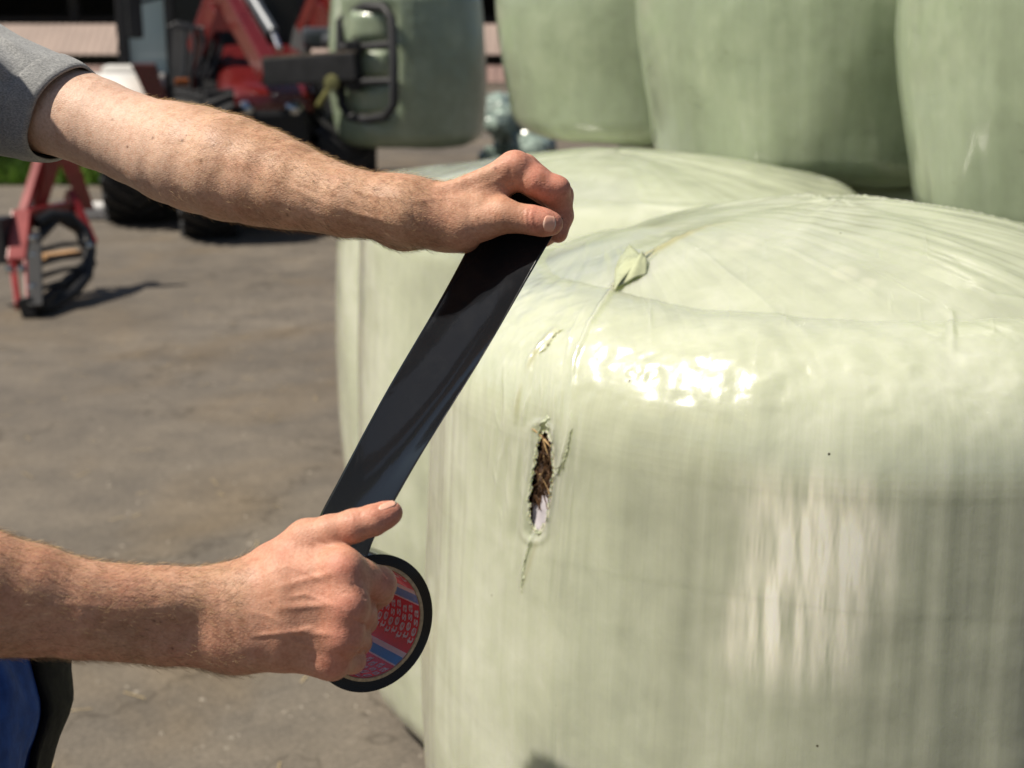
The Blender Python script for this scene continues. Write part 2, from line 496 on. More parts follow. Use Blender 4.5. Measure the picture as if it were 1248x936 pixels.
def poly_ridge(pts, width, amp, taper=True):
    """ridge along a polyline (in photograph pixels); returns displacement"""
    best = np.full(len(pt), 1e9); pos = np.zeros(len(pt))
    L = [0]
    for a, b in zip(pts[:-1], pts[1:]): L.append(L[-1] + math.dist(a, b))
    for i, (a, b) in enumerate(zip(pts[:-1], pts[1:])):
        ds, t = seg_dist(pt, a, b)
        m_ = ds < best; best[m_] = ds[m_]; pos[m_] = (L[i] + t * (L[i + 1] - L[i]))[m_] / L[-1]
    env = np.sin(PI * np.clip(pos, .0, 1.0)) ** 1.1 if taper else 1
    return amp * (.55 if amp < .02 else 1) * np.exp(-(best / width) ** 2) * env * vis
d += poly_ridge([(905, 272), (862, 281), (826, 300), (790, 322), (762, 345), (748, 362), (722, 402), (704, 442), (699, 500)], 2.8, .0085)
d += poly_ridge([(905, 272), (826, 300), (790, 322), (748, 362), (722, 402), (704, 442)], 14, .004)
d += poly_ridge([(686, 400), (664, 424), (652, 440), (645, 458)], 3.2, .0058)
d += poly_ridge([(641, 462), (634, 490), (631, 520)], 2.8, .0040)
d += poly_ridge([(650, 476), (643, 500), (640, 520)], 2.4, .0034)
d += poly_ridge([(624, 520), (612, 560), (607, 610)], 3.0, .0028)
d += poly_ridge([(697, 515), (690, 550), (682, 575), (673, 590)], 2.2, .0038)
d += poly_ridge([(654, 640), (643, 670), (636, 700), (634, 728)], 2.0, .0040)
d += poly_ridge([(645, 590), (640, 640), (636, 690)], 5.0, .0030)
d += poly_ridge([(720, 372), (700, 410), (693, 450)], 2.0, .0020)
d += poly_ridge([(1138, 372), (1158, 388), (1160, 440)], 4.5, .0040)
d += poly_ridge([(1175, 350), (1210, 368), (1248, 374), (1270, 376)], 5.0, .0055)
d += poly_ridge([(925, 385), (921, 470)], 1.2, .0010)
d += poly_ridge([(1083, 355), (1085, 390)], 1.2, .0016)
d += poly_ridge([(1125, 310), (1170, 326)], 1.6, .0020)
d += poly_ridge([(700, 300), (745, 283), (800, 276), (870, 270)], 4, .0022)
d += poly_ridge([(690, 270), (720, 264), (790, 250)], 5, -.010)
# hollow beside the slit, fine pulled wrinkles all round it
ds, _ = seg_dist(pt, (662, 530), (652, 645))
d -= .0045 * np.exp(-(ds / 22) ** 2) * vis
d += .0022 * np.exp(-((ds - 15) / 5) ** 2) * vis
sl_ = (pt[:, 0] + (pt[:, 1] - 560) * .10)
wr = vnoise(np.column_stack([sl_ * .13, pt[:, 1] * .012, pt[:, 0] * 0]), 40) + .6 * vnoise(np.column_stack([sl_ * .30, pt[:, 1] * .02, pt[:, 0] * 0]), 41)
d += .0012 * wr * np.exp(-((pt[:, 0] - 640) / 62) ** 2 - ((pt[:, 1] - 570) / 120) ** 2) * vis
_r = np.random.default_rng(14)
for _k in range(26):
    _x = _r.uniform(604, 700); _y = _r.uniform(470, 640); _l = _r.uniform(25, 90); _b = (652 - _x) * .10
    d += poly_ridge([(_x, _y - _l / 2), (_x + _b * .5 + _r.normal(0, 1.5), _y), (_x + _b + _r.normal(0, 2), _y + _l / 2)], _r.uniform(1.2, 2.2), _r.uniform(.0008, .0022))
for _k in range(16):
    _x = _r.uniform(640, 1240); _y = _r.uniform(300, 440); _l = _r.uniform(15, 60)
    d += poly_ridge([(_x, _y - _l / 2), (_x + _r.normal(0, 3), _y + _l / 2)], _r.uniform(1.0, 1.8), _r.uniform(.0006, .0016))
# puckers on the shoulder
sh = np.exp(-((v[:, 2] - 1.2265) / .045) ** 2) * sst(.35, .5, np.hypot(v[:, 0], v[:, 1]))
d += sh * vis * .85 * (.0012 * vnoise(np.column_stack([th * 14, v[:, 2] * 9, v[:, 0] * 0]), 42) + .0016 * vnoise(v * 60, 43) + .0011 * np.maximum(0, vnoise(v * 95, 44)))
d += sh * .0018 * vnoise(np.column_stack([th * 4.2, v[:, 2] * 2, v[:, 0] * 0]), 45)
# stretched film fanning out over the top
fx, fy = -.31, .09
ang = np.arctan2(v[:, 1] - fy, v[:, 0] - fx); rad = np.hypot(v[:, 0] - fx, v[:, 1] - fy)
topm = sst(.8, .97, n[:, 2]) * sst(.05, .25, rad)
fan = vnoise(np.column_stack([ang * 26, rad * 1.6, rad * 0]), 46) * .0034 + vnoise(np.column_stack([ang * 60, rad * 2.2, rad * 0]), 47) * .0016
lip = np.exp(-((ang - .03) / .25) ** 2)
rdg = (1 - np.abs(vnoise(np.column_stack([ang * 17 + .25 * vnoise(np.column_stack([rad * 5, ang * 3, rad * 0]), 55), rad * .9, rad * 0]), 49))) ** 6
d += .8 * topm * (fan * (.25 + .9 * lip) + .0045 * rdg * (.15 + lip) * sst(.05, .3, rad))
d += topm * .006 * np.maximum(0, vnoise(np.column_stack([ang * 9, rad * .7, rad * 0]), 48)) * lip
v = v + n * d[:, None]
v = close_seam(v, nc)
px, py, dd = project(v + FB)
# open slit
cx_top = np.array([(664, 524), (664, 545), (662, 575), (658, 605), (656, 630), (655, 648)], float)
hw = np.array([1.5, 9.0, 12.0, 12.5, 10.5, 3.0])
cxi = np.interp(py, cx_top[:, 1], cx_top[:, 0]); hwi = np.interp(py, cx_top[:, 1], hw, left=0, right=0)
jit = 1.8 * vnoise(np.column_stack([py * .35, px * 0, px * 0]), 50) + 1.0 * vnoise(np.column_stack([py * .9, (px > cxi) * 7.0, px * 0]), 51)
inside = (np.abs(px - cxi) < hwi + jit * (hwi > 1)) & (vis > 0) & (hwi > .5)
keepq = ~inside[q].all(1)
# colour of the film: sun glint painted as a pale patch, stained at creases
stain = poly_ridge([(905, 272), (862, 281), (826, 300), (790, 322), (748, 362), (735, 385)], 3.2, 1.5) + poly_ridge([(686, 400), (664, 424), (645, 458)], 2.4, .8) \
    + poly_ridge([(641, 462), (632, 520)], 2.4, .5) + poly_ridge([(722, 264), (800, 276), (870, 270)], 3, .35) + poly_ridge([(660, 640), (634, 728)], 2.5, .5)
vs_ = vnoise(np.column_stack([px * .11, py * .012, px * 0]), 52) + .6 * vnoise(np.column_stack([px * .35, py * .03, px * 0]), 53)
glint = np.exp(-(((px - 985 - 20 * vnoise(np.column_stack([py * .02, px * 0, px * 0]), 54)) / 88) ** 4 + ((py - 705) / 118) ** 4))
pale = glint * (.62 + .45 * vs_) * vis * 1.3
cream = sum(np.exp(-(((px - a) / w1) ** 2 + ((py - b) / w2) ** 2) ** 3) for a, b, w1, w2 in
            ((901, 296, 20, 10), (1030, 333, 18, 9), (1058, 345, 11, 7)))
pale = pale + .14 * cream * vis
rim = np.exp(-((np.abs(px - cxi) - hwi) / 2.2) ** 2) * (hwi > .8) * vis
torn_bale = empty("wrapped_bale", tuple(FB), 0, "pale green film wrapped round bale in front with a torn slit showing brown silage", "bale", "bales of the lower layer")
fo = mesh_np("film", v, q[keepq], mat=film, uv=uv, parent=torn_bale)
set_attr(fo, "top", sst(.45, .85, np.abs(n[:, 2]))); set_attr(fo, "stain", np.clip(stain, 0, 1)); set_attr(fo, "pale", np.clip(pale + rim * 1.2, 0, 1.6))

# silage inside the slit
_w = np.flatnonzero((vis > .5) & (px > 600) & (px < 760) & (py > 360) & (py < 780))
_wx, _wy = px[_w], py[_w]
smooth_n = np.array((-.45, -.89, 0.0))
def surf(pxx, pyy, depth=0.0):
    """point on the bale side under a photograph pixel, pushed in by depth"""
    d2 = (_wx - pxx) ** 2 + (_wy - pyy) ** 2; k = np.argpartition(d2, 4)[:4]; w4 = 1 / (d2[k] + .05); w4 /= w4.sum()
    p = (v[_w[k]] * w4[:, None]).sum(0); nn = n[_w[k[0]]]
    return p - nn * depth
sil = Mat("silage"); sil.set(rough=.6)
sil.color(sil.ramp(sil.noise(sil.coords(), 140, 4, .7), [(.3, (.012, .006, .003)), (.5, (.05, .024, .010)), (.72, (.16, .085, .035))]))
gx, gy = np.meshgrid(np.linspace(640, 678, 24), np.linspace(512, 660, 60))
bp = np.array([surf(a, b, .017) for a, b in zip(gx.ravel(), gy.ravel())])
bp += .004 * fbm(bp * 90, 60)[:, None] * np.array((-.5, -.8, 0))
ii = np.arange(gx.size).reshape(gx.shape)
mesh_np("silage", bp, np.stack([ii[:-1, :-1], ii[:-1, 1:], ii[1:, 1:], ii[1:, :-1]], -1).reshape(-1, 4), mat=sil.m, parent=torn_bale)
rg = np.random.default_rng(5)
def strand_mesh(name, n, colmat, wid, seed, ln=(14, 34), dep=(.002, .014)):
    rg = np.random.default_rng(seed); V, F = [], []
    for k in range(n):
        y0 = rg.uniform(528, 616); x0 = np.interp(y0, cx_top[:, 1], cx_top[:, 0]) + rg.uniform(-11, 11)
        a = rg.choice([rg.normal(1.1, .35), rg.normal(2.1, .4), rg.normal(1.57, .3)]); L = rg.uniform(*ln)
        de = rg.uniform(*dep); bend = rg.normal(0, 3)
        pts = []
        for t in (-.5, -.17, .17, .5):
            xx = np.clip(x0 + math.cos(a) * L * t + bend * (t * t), 647, 674); yy = np.clip(y0 + math.sin(a) * L * t, 522, 622)
            pts.append(surf(xx, yy, de + rg.uniform(-.001, .001)))
        pts = np.array(pts); dr = np.gradient(pts, axis=0); dr /= np.linalg.norm(dr, axis=1)[:, None] + 1e-9
        view = np.array((-.1, -.95, .3)); sd_ = np.cross(dr, view); sd_ /= np.linalg.norm(sd_, axis=1)[:, None] + 1e-9
        wv = wid * rg.uniform(.5, 1.4) * np.array([.5, 1, 1, .4])[:, None]
        b = len(V) * 0 + sum(len(x) for x in V)
        ring = np.concatenate([pts - sd_ * wv, pts + view * wv * .5, pts + sd_ * wv])
        V.append(ring)
        for i in range(3):
            F += [(b + i, b + i + 1, b + i + 5, b + i + 4), (b + 4 + i, b + 5 + i, b + 9 + i, b + 8 + i)]
    return mesh_np(name, np.concatenate(V), F, mat=colmat, parent=torn_bale, smooth=False)
s1 = strand_mesh("grass_stalks", 170, simple("stalk_dark", (.055, .024, .010), .5, 0, .5, 120), .0010, 8)
s2 = strand_mesh("grass_stalks", 75, simple("stalk_brown", (.10, .05, .02), .45, 0, .4, 120), .0009, 9, (14, 40), (.0, .010))
s3 = strand_mesh("grass_stalks", 13, simple("stalk_straw", (.50, .33, .15), .45, 0, .3, 120), .0007, 10, (16, 44), (-.001, .006))
for s in (s1, s2, s3): tag(s, kind='stuff')
# lilac-white inner film showing in the lower third
gx, gy = np.meshgrid(np.linspace(0, 1, 12), np.linspace(0, 1, 16))
ip = []
for a, b in zip(gx.ravel(), gy.ravel()):
    yy = 611 + 5 * math.sin(a * 9) - 9 * a * a + b * (40 - 3 * math.sin(a * 9)); xx = 645 + a * 27
    ip.append(surf(xx, yy, .0045 + .0015 * math.sin(a * 7 + b * 3) - .001 * b))
ii = np.arange(gx.size).reshape(gx.shape)
mesh_np("inner_film", ip, np.stack([ii[:-1, :-1], ii[:-1, 1:], ii[1:, 1:], ii[1:, :-1]], -1).reshape(-1, 4),
        mat=simple("lilac_film", (.66, .62, .66), .35, 0, .1, 60), parent=torn_bale)
# frayed rim: ruffled ribbons of torn film round the slit
rimm = simple("torn_film_edge", (.50, .54, .37), .3, 0, .12, 300, coat=.3)
def ribbon(name, line, wpx, seed, out=.004, mat=rimm, wob=1.0, par=torn_bale):
    """ribbon of film standing off the surface along a line of photograph pixels"""
    line = np.array(line, float); s = np.concatenate([[0], np.cumsum(np.linalg.norm(np.diff(line, axis=0), axis=1))])
    N = max(8, int(s[-1] / 1.1)); t = np.linspace(0, s[-1], N)
    X = np.interp(t, s, line[:, 0]); Y = np.interp(t, s, line[:, 1])
    k = np.column_stack([t * .28, t * 0, t * 0]); k2 = np.column_stack([t * .4, t * 0, t * 0])
    jx = wob * (1.1 * vnoise(k, seed) + 1.0 * vnoise(k2, seed + 1)); jw = wpx * (.9 + .7 * vnoise(k2, seed + 2)); o_ = .5 * out * (1 + .6 * vnoise(k, seed + 3))
    end = np.minimum(1, np.minimum(t, s[-1] - t) / 6)
    rows = []
    for u, lift in ((0, -.0005), (.35, 1.0), (.7, 1.25), (1, .7)):
        rows.append([surf(x + j + (u - .5) * w_ * e, y, -(lift * oo * e)) for x, y, j, w_, oo, e in zip(X, Y, jx, jw, o_, end)])
    vv = np.array(rows).reshape(-1, 3); ii = np.arange(4 * N).reshape(4, N)
    ob_ = mesh_np(name, vv, np.stack([ii[:-1, :-1], ii[:-1, 1:], ii[1:, 1:], ii[1:, :-1]], -1).reshape(-1, 4), mat=mat, parent=par)
    return ob_
lft = [(x - h - .6, y) for (x, y), h in zip(cx_top, hw)]; rgt = [(x + h + .4, y) for (x, y), h in zip(cx_top, hw)]
ribbon("torn_edge", [(664, 516), (660, 520)] + lft[1:], 2.4, 70, .003)
ribbon("torn_edge", [(664, 512), (667, 520)] + rgt[1:], 1.7, 74, .002)
ribbon("torn_edge", [(651, 638), (653, 646), (658, 651), (655, 654)], 6, 78, .004)
ribbon("torn_edge", [(657, 521), (662, 516), (667, 510), (666, 505)], 5, 80, .004)
ribbon("loose_strip", [(697, 520), (694, 535), (688, 562), (681, 574), (676, 580)], 1.9, 82, .003)
ribbon("loose_strip", [(686, 566), (680, 570), (673, 570)], 2.4, 84, .003)
ribbon("loose_strip", [(652, 575), (649, 583), (645, 586)], 4.0, 86, .006)
ribbon("loose_strip", [(648, 632), (645, 660), (639, 690), (635, 724)], 1.6, 88, .0012)
ribbon("loose_strip", [(686, 401), (676, 409), (668, 422), (656, 432)], 3.2, 90, .003, simple("old_film", (.50, .49, .30), .4))

# folded tab of film lifting off the shoulder
def ray_top(pxx, pyy, lift=0.0):
    """point on the bale top under the given photograph pixel"""
    i = np.argmin((px - pxx) ** 2 + (py - pyy) ** 2 + 1e5 * (vis < .5)); return v[i] + n[i] * lift
tabm = simple("folded_film", (.50, .53, .33), .28, 0, .1, 40, coat=.4, sss=.0)
def patch(name, quad, bulge, mat, nn=14, seed=0, par=torn_bale):
    """curved patch from four corners (px,py,lift)"""
    A, B, C_, D_ = [ray_top(*c) for c in quad]; rows = []
    up = np.array((-.25, -.55, .8)); up /= np.linalg.norm(up)
    for a in np.linspace(0, 1, nn):
        for b in np.linspace(0, 1, nn):
            p = (A * (1 - b) + B * b) * (1 - a) + (D_ * (1 - b) + C_ * b) * a
            h = bulge * math.sin(PI * a) * (.4 + .6 * math.sin(PI * b)) + .0008 * math.sin(9 * a + 5 * b + seed)
            rows.append(p + up * h)
    ii = np.arange(nn * nn).reshape(nn, nn)
    o = mesh_np(name, rows, np.stack([ii[:-1, :-1], ii[:-1, 1:], ii[1:, 1:], ii[1:, :-1]], -1).reshape(-1, 4), mat=mat, parent=par)
    m_ = o.modifiers.new("s", 'SOLIDIFY'); m_.thickness = .0006
    return o
patch("film_fold", [(749, 355, .001), (751, 331, .004), (770, 307, .010), (785, 318, .006)], .006, tabm)
patch("film_fold", [(751, 353, .002), (785, 317, .011), (790, 321, .004), (788, 334, .001)], .004, tabm, seed=2)
patch("film_fold", [(752, 351, .002), (764, 338, .007), (800, 308, .006), (787, 321, .002)], .003, simple("fold_light", (.62, .64, .47), .3, 0, .1, 40, coat=.3), seed=4)

# ---------- the other bales
LOW = "bales of the lower layer"; UPR = "bales of the upper layer"
make_bale("wrapped_bale", (0.226, 3.078, 0), 0.555, 1.238, film, 31, "lower bale directly behind the torn one, pale top seen past the upper hand", group=LOW, dome=.055, nt=420, nz=300)
make_bale("wrapped_bale", (0.011, 4.320, 0), 0.540, 1.087, film, 35, "farthest lower bale whose green edge shows left of the others", group=LOW, nt=240, nz=180)
make_bale("wrapped_bale", (1.368, 2.718, 0), 0.540, 1.185, film, 38, "lower bale under the right upper bale, mostly hidden by the torn bale", group=LOW)
make_bale("wrapped_bale", (1.152, 3.906, 0), 0.540, 1.185, film, 41, "lower bale under the middle upper bale", group=LOW)
make_bale("wrapped_bale", (0.918, 5.094, 0), 0.540, 1.185, film, 45, "lower bale under the left upper bale", group=LOW)
def sag(v, n):
    z = v[:, 2]; k = 1 - .065 * (1 - sst(0, .45, z)) + .01 * np.sin(z * 5)
    v[:, 0] *= k; v[:, 1] *= k; return v
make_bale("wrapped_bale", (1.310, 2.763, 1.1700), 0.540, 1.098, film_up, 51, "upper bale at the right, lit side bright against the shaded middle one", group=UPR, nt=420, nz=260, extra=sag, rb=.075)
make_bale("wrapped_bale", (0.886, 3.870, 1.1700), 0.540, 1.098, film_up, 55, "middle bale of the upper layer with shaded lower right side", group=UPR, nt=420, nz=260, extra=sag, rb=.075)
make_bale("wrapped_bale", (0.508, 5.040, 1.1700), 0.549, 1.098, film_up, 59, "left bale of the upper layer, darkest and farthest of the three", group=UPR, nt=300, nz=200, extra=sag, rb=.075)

# ================================================================== implicit bodies
class SDF:
    """smooth union of tapered limbs; each item: (a, b, ra, rb, k)"""
    def __init__(s, dx=0.0): s.it = []; s.gr = []; s.dx = np.array((dx, 0, 0))
    def cone(s, a, b, ra, rb, k=.008): s.it.append(('c', np.array(a, float) + s.dx, np.array(b, float) + s.dx, ra, rb, k)); return s
    def chain(s, pts, k=.008):
        s.it.append(('h', np.array([p for p, r in pts], float) + s.dx, np.array([r for p, r in pts], float), 0, 0, k)); return s
    def ell(s, c, rad, rot=None, k=.008):
        s.it.append(('e', np.array(c, float) + s.dx, np.array(rad, float), np.eye(3) if rot is None else np.array(rot), 0, k)); return s
    def groove(s, pts, w, dep): s.gr.append((np.array(pts, float) + s.dx, w, dep)); return s
    def f(s, p):
        p = np.asarray(p, float)
        if len(p) <= 2600: return s._f(p)
        return np.concatenate([s._f(p[i:i + 2200]) for i in range(0, len(p), 2200)])
    def _item(s, it, p):
        if it[0] == 'h':
            A, r = it[1], it[2]; D = None
            for i in range(len(r) - 1):
                ab = A[i + 1] - A[i]; q = p - A[i]
                t = np.clip((q @ ab) / max(ab @ ab, 1e-12), 0, 1); q = q - t[:, None] * ab
                d = np.sqrt(np.einsum('ij,ij->i', q, q)) - (r[i] + (r[i + 1] - r[i]) * t)
                if D is None: D = d
                else:
                    h = np.maximum(.004 - np.abs(D - d), 0) / .004; D = np.minimum(D, d) - h * h * .001 + .0
            return D
        if it[0] == 'c':
            _, a, b, ra, rb, k = it
            ab = b - a; L2 = ab @ ab; q = p - a
            t = np.clip((q @ ab) / max(L2, 1e-12), 0, 1)
            q = q - t[:, None] * ab
            return np.sqrt(np.einsum('ij,ij->i', q, q)) - (ra + (rb - ra) * t)
        _, c, rad, rot, _, k = it
        q = (p - c) @ rot.T
        k0 = np.linalg.norm(q / rad, axis=1); k1 = np.linalg.norm(q / rad ** 2, axis=1) + 1e-12
        return k0 * (k0 - 1) / k1
    def _f(s, p):
        items, gr = s.it, s.gr
        if len(p) > 64:      # leave out limbs too far off to matter here
            c = (p.min(0) + p.max(0)) / 2; ext = np.linalg.norm(p.max(0) - c)
            dc = np.array([s._item(it, c[None])[0] for it in items]); dm = dc.min()
            items = [it for it, d_ in zip(items, dc) if d_ < dm + 2.3 * ext + it[5] + .012]
            gr = [g_ for g_ in gr if min(seg_dist(c[None], g_[0][i], g_[0][i + 1])[0][0] for i in range(len(g_[0]) - 1)) < ext + 3 * g_[1]]
        D = None
        for it in items:
            d = s._item(it, p); k = it[5]
            if D is None: D = d
            else:
                h = np.maximum(k - np.abs(D - d), 0) / k
                D = np.minimum(D, d) - h * h * k * .25
        for pts, w_, dep in gr:
            dm = np.full(len(p), 1e9); tt = np.zeros(len(p)); n = len(pts) - 1
            for i in range(n):
                ds, t = seg_dist(p, pts[i], pts[i + 1]); m = ds < dm; dm[m] = ds[m]; tt[m] = (i + t[m]) / n
            D = D + dep * np.exp(-(dm / w_) ** 2) * np.sin(PI * np.clip(tt, .03, .97)) ** .5
        return D

def polygonise(f, lo, hi, h, B=12):
    lo = np.array(lo, float); hi = np.array(hi, float)
    nb = np.ceil((hi - lo) / (h * B)).astype(int)
    N = nb * B + 1
    G = np.full(N, 1e3, dtype=np.float32)
    bi = np.stack(np.meshgrid(*[np.arange(k) for k in nb], indexing='ij'), -1).reshape(-1, 3)
    ctr = lo + (bi + .5) * h * B
    dv = f(ctr); rad = h * B * .5 * 1.7321
    act = bi[np.abs(dv) < rad * 1.25 + .006]
    neg = bi[dv <= -(rad * 1.25 + .006)]
    for b in neg: G[b[0] * B:(b[0] + 1) * B + 1, b[1] * B:(b[1] + 1) * B + 1, b[2] * B:(b[2] + 1) * B + 1] = -1e3
    off = np.stack(np.meshgrid(*[np.arange(B + 1)] * 3, indexing='ij'), -1).reshape(-1, 3)
    CH = 60
    CH = 1
    for s0 in range(0, len(act), CH):
        ch = act[s0:s0 + CH]
        idx = (ch[:, None, :] * B + off[None]).reshape(-1, 3)
        G[idx[:, 0], idx[:, 1], idx[:, 2]] = f(lo + idx * h)
    S = G < 0
    cells = S[:-1, :-1, :-1].astype(np.int8)
    tot = np.zeros(cells.shape, np.int8)
    for a in (0, 1):
        for b in (0, 1):
            for c in (0, 1):
                tot += S[a:N[0] - 1 + a, b:N[1] - 1 + b, c:N[2] - 1 + c]
    ci = np.argwhere((tot > 0) & (tot < 8))
    vid = np.full(cells.shape, -1, np.int64); vid[ci[:, 0], ci[:, 1], ci[:, 2]] = np.arange(len(ci))
    acc = np.zeros((len(ci), 3)); cnt = np.zeros(len(ci))
    cor = [(a, b, c) for a in (0, 1) for b in (0, 1) for c in (0, 1)]
    for i, A in enumerate(cor):
        for Bc in cor[i + 1:]:
            if sum(abs(x - y) for x, y in zip(A, Bc)) != 1: continue
            ga = G[ci[:, 0] + A[0], ci[:, 1] + A[1], ci[:, 2] + A[2]]; gb = G[ci[:, 0] + Bc[0], ci[:, 1] + Bc[1], ci[:, 2] + Bc[2]]
            m = (ga < 0) != (gb < 0); t = np.where(m, ga / np.where(ga == gb, 1, ga - gb), 0)
            pt_ = np.array(A) + t[:, None] * (np.array(Bc) - np.array(A))
            acc[m] += pt_[m]; cnt[m] += 1
    V = lo + (ci + acc / cnt[:, None]) * h
    Q = []
    for ax in range(3):
        sl0 = [slice(None)] * 3; sl1 = [slice(None)] * 3
        sl0[ax] = slice(0, -1); sl1[ax] = slice(1, None)
        A = S[tuple(sl0)]; Bb = S[tuple(sl1)]
        e = np.argwhere(A != Bb); u, w2 = [(1, 2), (2, 0), (0, 1)][ax]
        ok = (e[:, u] > 0) & (e[:, w2] > 0) & (e[:, u] < N[u] - 1) & (e[:, w2] < N[w2] - 1); e = e[ok]
        sgn = A[e[:, 0], e[:, 1], e[:, 2]]
        def g_(du, dw):
            k = e.copy(); k[:, u] -= du; k[:, w2] -= dw; return vid[k[:, 0], k[:, 1], k[:, 2]]
        q = np.stack([g_(1, 1), g_(0, 1), g_(0, 0), g_(1, 0)], 1)
        q[~sgn] = q[~sgn][:, ::-1]; Q.append(q)
    Q = np.concatenate(Q); Q = Q[(Q >= 0).all(1)]
    for _ in range(2):      # pull the vertices on to the surface
        e_ = h * .4; g0 = f(V); gr = np.stack([f(V + e_ * np.eye(3)[k]) - g0 for k in range(3)], 1) / e_
        V = V - np.clip(g0, -h, h)[:, None] * gr / np.maximum((gr ** 2).sum(1), .25)[:, None]
    g0 = f(V); gr = np.stack([f(V + e_ * np.eye(3)[k]) - g0 for k in range(3)], 1)
    Nn = gr / (np.linalg.norm(gr, axis=1)[:, None] + 1e-12)
    return V, Q, Nn

# ================================================================== the man
def skin_material():
    m = Mat("skin"); m.set(rough=.55, spec=.32, sss=.14, sss_scale=.006)
    m.b.inputs["Subsurface Radius"].default_value = (1.0, .35, .2)
    ob = m.coords()
    a = m.noise(ob, 26, 5, .6, .5); b = m.noise(ob, 120, 4, .65); cc = m.noise(ob, 420, 3, .6)
    base = m.ramp(a, [(.28, (.44, .245, .155)), (.5, (.56, .34, .222)), (.74, (.66, .43, .30))])
    red = m.math('MULTIPLY', m.attr("red"), m.math('ADD', .55, a), True)
    base = m.mix(red, base, (.58, .255, .18))
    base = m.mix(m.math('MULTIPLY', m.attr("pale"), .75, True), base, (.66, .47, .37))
    fr = m.ramp(b, [(.36, (.80, .70, .64)), (.52, (1, 1, 1))])
    base = m.mix(.55, base, m.mix(1.0, base, fr, 'MULTIPLY'))
    por = m.ramp(cc, [(.32, (.86, .80, .76)), (.6, (1.05, 1.04, 1.03))])
    base = m.mix(.8, base, m.mix(1.0, base, por, 'MULTIPLY'))
    vo = m.n("ShaderNodeTexVoronoi"); vo.inputs["Scale"].default_value = 48; m.l(ob, vo.inputs["Vector"])
    sc_ = m.n("ShaderNodeSeparateColor"); m.l(vo.outputs["Color"], sc_.inputs[0])
    frk = m.math('MULTIPLY', m.math('GREATER_THAN', sc_.outputs[0], .55), m.ramp(vo.outputs["Distance"], [(.10, (1, 1, 1)), (.22, (0, 0, 0))]))
    base = m.mix(m.math('MULTIPLY', frk, .38), base, (.34, .15, .08))
    base = m.mix(m.attr("mole"), base, (.10, .035, .02))
    m.color(base)
    # fine skin relief: cross-hatched lines, pores
    wv = m.n("ShaderNodeTexVoronoi", feature='DISTANCE_TO_EDGE'); wv.inputs["Scale"].default_value = 520; m.l(m.coords(scale=(.55, 1, 1)), wv.inputs["Vector"])
    h = m.math('ADD', m.math('MULTIPLY', wv.outputs["Distance"], .9), m.math('MULTIPLY', b, .8))
    b1 = m.bump(h, .40, .0008)
    m.bump(m.noise(m.coords(scale=(1.8, 1, 1)), 70, 4, .6, .4), .22, .0018, b1)
    m.l(m.ramp(a, [(.3, (.46,) * 3), (.7, (.64,) * 3)]), m.b.inputs["Roughness"])
    return m.m
skin = skin_material()

def hit(S, px_, py_, d0=.9, d1=1.5):
    o = np.array((0, 0, 1.6)); D = P(px_, py_, 1.0) - o; L = np.linalg.norm(D); t = d0 * L; D = D / L
    for _ in range(80):
        q = float(S.f((o + D * t)[None])[0])
        if abs(q) < 2e-5: break
        t += q * .9
        if t > d1 * L: return None
    p = o + D * t; e = 4e-4
    g = np.array([float(S.f((p + e * np.eye(3)[k])[None])[0]) for k in range(3)]) - float(S.f(p[None])[0])
    return p, g / (np.linalg.norm(g) + 1e-12)

def jp(px_, py_, d, r): return (P(px_, py_, d), RP(r, d))
def groove_px(S, line, wmm, dmm):
    pts = []
    for a, b in line:
        h_ = hit(S, a, b)
        if h_ is not None: pts.append(h_[0])
    if len(pts) > 1: S.groove(pts, wmm * 1e-3, dmm * 1e-3)

# ---- left arm, reaching out at the top
LA = SDF()
wr_ = [jp(490, 252, 1.150, 35), jp(490, 261, 1.175, 34)]
near_ = [jp(490, 255, 1.152, 37), jp(420, 246, 1.165, 42), jp(350, 226, 1.185, 53), jp(318, 216, 1.196, 59), jp(280, 205, 1.208, 64), jp(240, 194, 1.225, 63.5), jp(210, 186, 1.238, 61), jp(165, 170, 1.258, 54), jp(118, 151, 1.275, 54), (P(60, 128, 1.295), RP(58, 1.295)), (P(-20, 108, 1.325), RP(54, 1.32)), (P(-110, 98, 1.35), .050)]
LA.chain(near_, .014)
far_ = [jp(492, 262, 1.180, 32), jp(420, 250, 1.20, 38), jp(350, 233, 1.225, 46), jp(280, 210, 1.245, 52), jp(210, 190, 1.262, 48)]
LA.chain(far_, .014)
# hand: base of the thumb, metacarpals
LA.chain([jp(490, 256, 1.155, 37), jp(545, 257, 1.158, 33), jp(585, 236, 1.154, 26), jp(626, 207, 1.150, 20.5)], .016)
LA.chain([jp(495, 262, 1.180, 33), jp(560, 255, 1.182, 27), jp(636, 207, 1.173, 20)], .016)
LA.chain([jp(495, 264, 1.185, 32), jp(560, 260, 1.20, 25), jp(640, 213, 1.196, 18)], .016)
LA.chain([jp(495, 266, 1.185, 30), jp(560, 270, 1.21, 23), jp(634, 228, 1.214, 16)], .016)
LA.chain([jp(505, 262, 1.150, 34), jp(560, 274, 1.147, 31), jp(590, 268, 1.142, 24), jp(614, 263, 1.137, 20)], .014)
LA.cone(P(545, 280, 1.165), P(566, 288, 1.175), RP(24, 1.165), RP(20, 1.175), .016)
# thumb
LA.chain([jp(612, 263, 1.137, 20.5), jp(632, 266, 1.134, 17.3), jp(648, 268, 1.132, 17.2), jp(662, 271, 1.132, 16.4), jp(672, 272.5, 1.133, 14.2)], .006)
